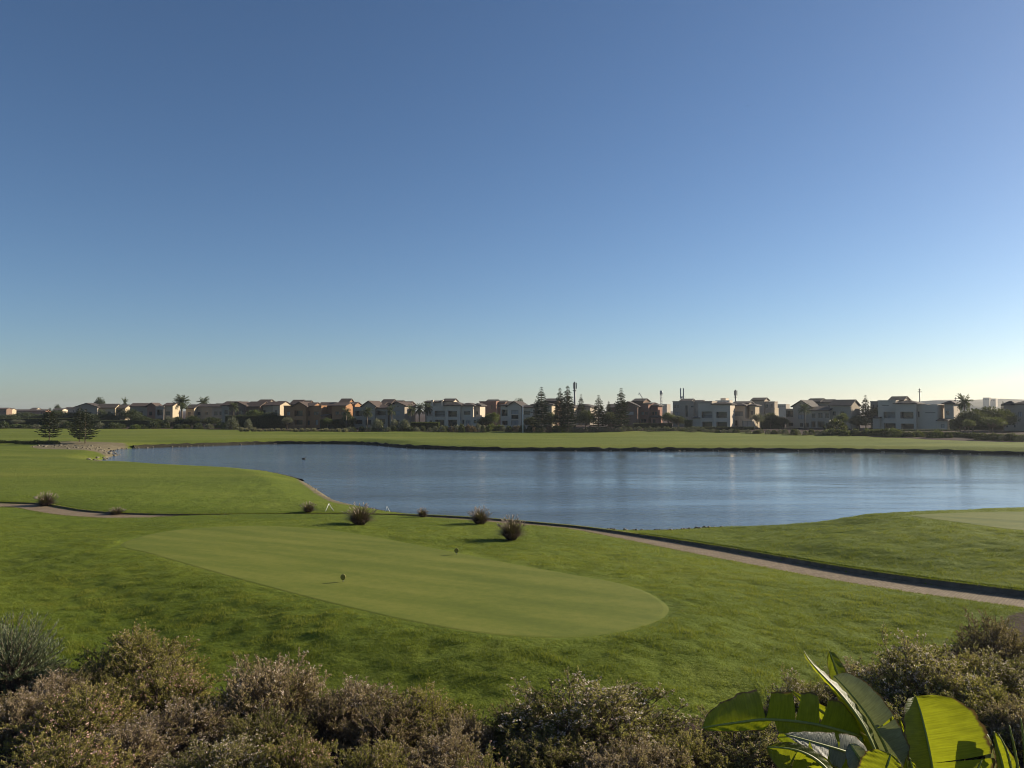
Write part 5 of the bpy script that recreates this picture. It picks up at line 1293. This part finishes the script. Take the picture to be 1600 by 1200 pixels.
# ------------------------------------------------------------------ the planting bed in front
sp_ = {'olive': Proto(near_shrub('flowering_shrub', 101, 1.0, 1.0, 'sh_olive', 'fl_tan', 200, flowers=.55)), 'tan': Proto(near_shrub('flowering_shrub', 102, 1.0, 1.0, 'sh_tan', 'fl_white', 220, flowers=.6, bare=.12)), 'white': Proto(near_shrub('flowering_shrub', 103, 1.0, 1.0, 'sh_dark', 'fl_white', 230, flowers=.8, fl_size=.026)),
       'dark': Proto(near_shrub('low_shrub', 104, 1.0, 1.0, 'sh_dark', 'fl_tan', 200, flowers=.3)), 'pink': Proto(near_shrub('flowering_shrub', 105, 1.0, 1.0, 'sh_olive', 'fl_pink', 200, flowers=.5, fl_size=.028)), 'russet': Proto(near_shrub('low_shrub', 106, 1.0, 1.0, 'sh_red', 'fl_tan', 200, flowers=.3, bare=.2)),
       'twig': Proto(near_shrub('twiggy_shrub', 107, 1.0, 1.0, 'sh_tan', 'fl_white', 220, flowers=.4, bare=.45))}
def nshrub(k, px, top, base, w_, lab):
    p = GP(px, base); R_ = w_ / 2 * 1.12 * p[1] / F; H = (PY(px, top, p[1])[2] - p[2]) * .95
    sp_[k].place(lab, (p[0], p[1] + R_ * .3, p[2] - .05), random.uniform(0, 6), (R_, R_, max(H, .4)), 'shrubs in the near planting bed')
for a in [('olive', 200, 988, 1078, 175, 'yellow-olive rounded shrub against the lawn, right of the grey-green narrow-leaved bush'), ('pink', 240, 1042, 1125, 165, 'shrub with pale pink heads just below the yellow-olive shrub'), ('pink', 105, 1092, 1180, 185, 'shrub with the brightest coral-pink flowers, left side'), ('tan', 25, 1075, 1160, 140, 'tan shrub under the narrow-leaved bush at the left edge'),
          ('pink', 70, 1165, 1260, 210, 'pink-flowered shrub in the bottom left corner'), ('twig', 265, 1105, 1185, 190, 'grey twiggy half-bare shrub between the pink shrubs and the tan dome'), ('white', 330, 1165, 1250, 190, 'white-flowered shrub at the bottom edge below the twiggy shrub'), ('tan', 412, 1026, 1140, 185, 'tall tan dome-shaped shrub against the lawn'),
          ('dark', 345, 1085, 1160, 120, 'dark low shrub left under the tan dome'), ('twig', 560, 1064, 1150, 150, 'grey-topped shrub right of the tan dome'), ('olive', 655, 1082, 1165, 165, 'olive shrub with pink tips at the middle of the bed'), ('russet', 600, 1105, 1185, 170, 'brownish shrub in front of the grey-topped and olive shrubs'),
          ('pink', 455, 1148, 1235, 130, 'small pink-tipped shrub at the bottom edge below the tan dome'), ('olive', 570, 1168, 1255, 170, 'olive shrub at the bottom edge below the brownish shrub'), ('tan', 725, 1112, 1185, 90, 'narrow tan shrub at the right end of the middle group'), ('dark', 815, 1098, 1175, 120, 'dark green shrub left of the big white-flowered dome'),
          ('white', 930, 1076, 1190, 290, 'big dome shrub covered in whitish-pink flowers, bottom centre'), ('pink', 760, 1183, 1270, 120, 'pink shrub tip at the bottom edge left of the big white-flowered dome'), ('dark', 850, 1150, 1220, 150, 'dark shrub in front of the big white-flowered dome'),
          ('white', 1465, 1010, 1130, 220, 'broad pale-flowered shrub on the right, behind the big leaves'), ('russet', 1572, 968, 1045, 130, 'dark russet shrub at the upper right corner of the bed'), ('tan', 1370, 1037, 1095, 130, 'small brown shrub at the lawn edge behind the tall leaf'), ('pink', 1385, 1072, 1140, 120, 'pink-flowered shrub just above the broad green leaf'),
          ('olive', 1545, 1062, 1160, 200, 'olive shrub at the right edge, below the russet one'), ('white', 1262, 1062, 1130, 120, 'pale-flowered shrub behind the erect yellow leaf'), ('dark', 1180, 1128, 1215, 220, 'dark shrub under the long horizontal leaf'), ('olive', 1080, 1150, 1225, 130, 'olive shrub at the right foot of the big white-flowered dome'),
          ('dark', 1490, 1095, 1180, 190, 'dark shrub directly behind the broad green leaf'), ('dark', 1320, 1110, 1190, 150, 'dark low shrub hidden behind the erect leaves'), ('russet', 500, 1095, 1165, 130, 'brown shrub filling the gap between the tan dome and the grey-topped shrub'), ('olive', 150, 1065, 1140, 120, 'small olive shrub between the pink shrubs and the yellow-olive one'), ('tan', 690, 1150, 1230, 150, 'tan shrub low in the middle, below the narrow tan shrub'),
          ('dark', 400, 1110, 1190, 140, 'dark shrub in the hollow in front of the tan dome'), ('twig', 180, 1135, 1215, 170, 'grey twiggy shrub among the coral-pink ones, left side'), ('tan', 1000, 1160, 1240, 170, 'tan shrub at the bottom edge in front of the white-flowered dome'),
          ('white', 1590, 1030, 1105, 150, 'pale-flowered shrub at the right edge under the russet one'), ('olive', 1525, 1022, 1090, 130, 'small olive shrub between the broad pale-flowered shrub and the russet one'),
          ('twig', 75, 1052, 1120, 120, 'small grey twiggy shrub at the foot of the narrow-leaved bush'), ('dark', 130, 1040, 1100, 110, 'dark little shrub in the gap beside the narrow-leaved bush'),
          ('tan', 1610, 1090, 1180, 120, 'tan shrub cut by the right edge above the thin blades')]:
    nshrub(*a)
p = GP(15, 1070)
narrow_leaf_shrub('oleander', 'grey-green narrow-leaved bush at the left edge of the bed', (p[0], p[1], p[2] - .05), 88 * p[1] / F, PY(15, 950, p[1])[2] - p[2])

# ------------------------------------------------------------------ big-leaved plant, bottom right
plant_root_xy = PY(1430, 1330, 5.5)
BR = thing('bird_of_paradise_plant', 'large plant with paddle-shaped torn leaves, some sunlit yellow-green, bottom right', 'plant', (plant_root_xy[0], 5.6, tz(plant_root_xy[0], 5.6)))
BR0 = np.array(BR.location)
def big_leaf(rib, halves, mat, shape='paddle', nu=34, nv=8, stalk=True, label=None):
    """rib: (px, py, Y) from base to tip; halves: (side vector (right, away, up), half width m, curl, tears[(u, opening)], piece swing)"""
    R3 = smooth_poly([PY(*r) for r in rib], 10, closed=False)
    L = np.concatenate([[0], np.cumsum(np.linalg.norm(np.diff(R3, axis=0), axis=1))]); L /= L[-1]
    at = lambda u: np.array([np.interp(u, L, R3[:, k]) for k in range(3)]).T
    V = []; Fs = []; UV = []
    for side, wmax, curl, tears, swing in halves:
        side = np.array(side, float)
        cuts = [0.0] + [t[0] for t in tears] + [1.0]; gaps = [0.0] + [t[1] for t in tears] + [0.0]
        for ci in range(len(cuts) - 1):
            u0, u1 = cuts[ci], cuts[ci + 1]; m = max(4, int(nu * (u1 - u0)))
            sw = swing * random.uniform(-1, 1); k0 = len(V)
            for i in range(m + 1):
                for j in range(nv + 1):
                    v = j / nv
                    uu = u0 + (u1 - u0) * i / m
                    g0, g1 = gaps[ci], gaps[ci + 1]
                    un = u0 + g0 * v * .5 + (u1 - u0 - (g0 + g1) * v * .5) * i / m
                    if shape == 'paddle': w_ = min(1, (un / .16) ** .6 if un > 0 else 0) * max(0, 1 - max(0, (un - .35) / .65) ** 2.6) ** .62
                    elif shape == 'lance': w_ = min(1, (un / .25) ** .8 if un > 0 else 0) * max(0, 1 - un) ** .75 * 1.25
                    else: w_ = min(1, (un / .2) ** .7 if un > 0 else 0) * max(0, 1 - un ** 6) ** .6
                    w_ *= wmax * (1 + .025 * math.sin(un * 41 + ci) + .015 * math.sin(un * 97))
                    p = at(un); t = at(min(un + .02, 1)) - at(max(un - .02, 0)); t /= np.linalg.norm(t) + 1e-9
                    s = side - t * side.dot(t); s /= np.linalg.norm(s) + 1e-9
                    nrm = np.cross(t, s)
                    a = sw * .5 + curl * v
                    d = s * (math.sin(curl * v) / curl if abs(curl) > 1e-3 else v) + nrm * ((1 - math.cos(curl * v)) / curl if abs(curl) > 1e-3 else 0)
                    d = d * math.cos(sw) + nrm * math.sin(sw) * v
                    q = p + d * w_ + t * (.10 * w_ * v) + nrm * (.006 * math.sin(un * 60 + j) * v)
                    V.append(q - BR0); UV.append((un, v))
            for i in range(m):
                for j in range(nv): a = k0 + i * (nv + 1) + j; Fs.append((a, a + nv + 1, a + nv + 2, a + 1))
    me = mesh_np('leaf', np.array(V), np.array(Fs), True)
    ul = me.uv_layers.new(name='UVMap')
    idx_ = np.empty(len(me.loops), np.int32); me.loops.foreach_get('vertex_index', idx_)
    ul.data.foreach_set('uv', np.array(UV, np.float32)[idx_].ravel())
    lf = link('leaf', me, M[mat], BR)
    if label: lf['label'] = label
    pts = [tuple(p - BR0) for p in R3[::2]]
    MB().tube(pts, [.011 * (1 - .8 * k / (len(pts) - 1)) + .0015 for k in range(len(pts))], 6).build('midrib', M['leaf_rib'], lf)
    if stalk:
        b0 = R3[0] - BR0; foot = np.array([random.uniform(-.12, .12), random.uniform(-.1, .1), 0.0])
        mid = (b0 + foot) / 2 + np.array([0, 0, .15]); mid[:2] = mid[:2] * .6 + b0[:2] * .25
        pts = smooth_poly([foot, mid, b0], 6, closed=False)
        MB().tube([tuple(q) for q in pts], [.028 - .016 * k / (len(pts) - 1) for k in range(len(pts))], 7).build('stalk', M['leaf_rib'], BR)
# broad sunlit leaf
big_leaf([(1466, 1262, 5.62), (1452, 1175, 5.66), (1440, 1120, 5.72), (1433, 1096, 5.76), (1430, 1088, 5.78)], [((1, -.30, .12), .42, .22, [(.40, .035)], .05), ((-.80, -.60, .05), .24, -.3, [], 0)], 'leaf_green', 'round', label='broad sunlit yellow-green leaf with one tear')
# long horizontal leaf
big_leaf([(1345, 1150, 5.50), (1270, 1131, 5.42), (1200, 1124, 5.34), (1150, 1129, 5.26), (1115, 1134, 5.20), (1097, 1137, 5.16)], [((.12, -.22, .95), .20, .5, [(.27, .05), (.42, .06), (.60, .05)], .30), ((-.1, .12, -1), .085, .4, [(.55, .08)], .3)], 'leaf_green', 'paddle', label='long horizontal torn leaf pointing away from the plant')
# erect leaf seen edge-on
big_leaf([(1385, 1215, 5.40), (1352, 1140, 5.42), (1318, 1090, 5.45), (1282, 1052, 5.50), (1264, 1031, 5.53), (1256, 1017, 5.55)], [((.50, .80, .30), .13, .2, [], 0), ((-.30, .95, -.1), .20, -.2, [(.3, .05)], .1)], 'leaf_green', 'lance', label='erect yellow-edged leaf standing highest')
big_leaf([(1360, 1180, 5.95), (1332, 1110, 5.95), (1310, 1055, 5.95), (1296, 1017, 5.95)], [((1, .2, .35), .085, .2, [], 0), ((-1, .1, -.35), .075, .2, [], 0)], 'leaf_dark', 'round')
# waxy grey leaf
big_leaf([(1398, 1215, 5.58), (1384, 1170, 5.58), (1358, 1122, 5.58), (1328, 1083, 5.60), (1303, 1056, 5.64)], [((.80, -.30, .45), .165, .5, [(.45, .02)], .12), ((-.5, .8, -.3), .12, .3, [], 0)], 'leaf_silver', 'round', label='waxy grey leaf with pale sheen')
# silver torn fan
big_leaf([(1372, 1200, 5.15), (1330, 1178, 5.10), (1280, 1162, 5.06), (1226, 1147, 5.02)], [((.25, .55, .85), .13, .4, [(.45, .05)], .2), ((-.15, -.5, -.85), .14, .3, [(.35, .07), (.55, .08), (.75, .06)], .35)], 'leaf_silver', 'lance', label='pale torn drooping leaf')
big_leaf([(1340, 1160, 5.8), (1280, 1150, 5.82), (1214, 1152, 5.85)], [((.1, -.2, .95), .10, .3, [(.4, .04), (.7, .05)], .2), ((0, .15, -.95), .11, .3, [(.5, .05)], .25)], 'leaf_dark', 'paddle')
big_leaf([(1330, 1250, 4.95), (1285, 1195, 4.95), (1245, 1172, 4.95), (1198, 1167, 4.95)], [((-.25, .15, -1), .20, .4, [(.3, .06), (.5, .07), (.7, .06)], .3), ((.3, .5, .8), .05, .3, [], 0)], 'leaf_green', 'paddle')
big_leaf([(1375, 1250, 4.95), (1352, 1200, 4.95), (1338, 1178, 4.96), (1328, 1162, 4.98)], [((.9, -.2, .3), .07, .3, [], 0), ((-.75, -.35, -.45), .12, .3, [(.5, .04)], .2)], 'leaf_silver', 'round')
big_leaf([(1372, 1260, 4.85), (1382, 1212, 4.85), (1392, 1178, 4.88)], [((-1, .1, .1), .16, -.3, [], 0), ((.9, -.3, 0), .11, .3, [(.5, .04)], .1)], 'leaf_green', 'round')
big_leaf([(1412, 1250, 6.25), (1390, 1165, 6.25), (1370, 1115, 6.28), (1356, 1089, 6.3)], [((1, -.2, .3), .12, .2, [], 0), ((-1, .2, -.2), .05, .2, [], 0)], 'leaf_green', 'round')
big_leaf([(1412, 1250, 6.15), (1402, 1165, 6.15), (1393, 1125, 6.15), (1387, 1104, 6.15)], [((1, -.3, 0), .07, .2, [], 0), ((-1, -.2, 0), .06, .2, [], 0)], 'leaf_green', 'lance')
big_leaf([(1424, 1250, 6.05), (1416, 1175, 6.05), (1409, 1140, 6.05), (1404, 1117, 6.05)], [((1, -.3, 0), .06, .2, [], 0), ((-1, -.2, 0), .055, .2, [], 0)], 'leaf_green', 'lance')
# rolled leaf
big_leaf([(1548, 1250, 5.75), (1541, 1180, 5.75), (1536, 1150, 5.74), (1529, 1131, 5.72)], [((-.7, -.6, .1), .15, 1.6, [], 0), ((.75, -.5, 0), .10, -1.6, [], 0)], 'leaf_silver', 'round', label='rolled grey-green leaf')
big_leaf([(1580, 1270, 5.6), (1566, 1195, 5.6), (1558, 1165, 5.6), (1553, 1143, 5.6)], [((1, -.3, 0), .15, .2, [(.35, .03)], .08), ((-1, -.35, 0), .09, .2, [], 0)], 'leaf_green', 'lance', label='pointed yellow-green leaf near the right edge')
for pts in ([(1600, 1260, 5.5), (1586, 1175, 5.5), (1577, 1133, 5.5)], [(1606, 1250, 5.45), (1600, 1165, 5.45), (1595, 1122, 5.45)], [(1592, 1260, 5.55), (1575, 1180, 5.55), (1560, 1147, 5.55)]):
    big_leaf(pts, [((1, -.2, 0), .018, .2, [], 0), ((-1, -.2, 0), .018, .2, [], 0)], 'leaf_green', 'lance')

big_leaf([(1318, 1140, 5.9), (1285, 1112, 5.9), (1258, 1095, 5.9), (1234, 1077, 5.9)], [((.5, -.25, .8), .055, .3, [], 0), ((-.4, .2, -.9), .06, .3, [(.5, .06)], .2)], 'leaf_green', 'lance')
big_leaf([(1448, 1270, 5.25), (1432, 1220, 5.25), (1421, 1184, 5.28)], [((1, -.3, 0), .09, .3, [], 0), ((-1, -.2, 0), .10, .2, [(.5, .05)], .15)], 'leaf_green', 'lance')
big_leaf([(1500, 1275, 5.35), (1518, 1225, 5.35), (1534, 1188, 5.38)], [((.9, -.4, -.2), .09, .3, [(.45, .05)], .15), ((-.9, .2, .3), .08, .2, [], 0)], 'leaf_dark', 'lance')
big_leaf([(1345, 1235, 5.5), (1312, 1200, 5.5), (1288, 1183, 5.5), (1262, 1170, 5.5)], [((.3, -.2, .9), .09, .3, [(.4, .05), (.65, .05)], .25), ((-.2, .2, -1), .09, .3, [(.5, .06)], .25)], 'leaf_green', 'paddle')

# ------------------------------------------------------------------ the air
hb = MB().box(XS[0] - 40, XS[-1] + 40, YS[0] - 40, YS[-1] + 40, -3, 36)
hm, hn, hl, ho = newmat('haze_air')
vol = hn.new('ShaderNodeVolumePrincipled')
vol.inputs['Color'].default_value = (.88, .94, 1.0, 1)
vol.inputs['Density'].default_value = 0.00011
vol.inputs['Anisotropy'].default_value = 0.35
hl.new(vol.outputs[0], ho.inputs['Volume'])
hb.build('haze', hm, kind='stuff', label='thin pale haze in the air over the lake')
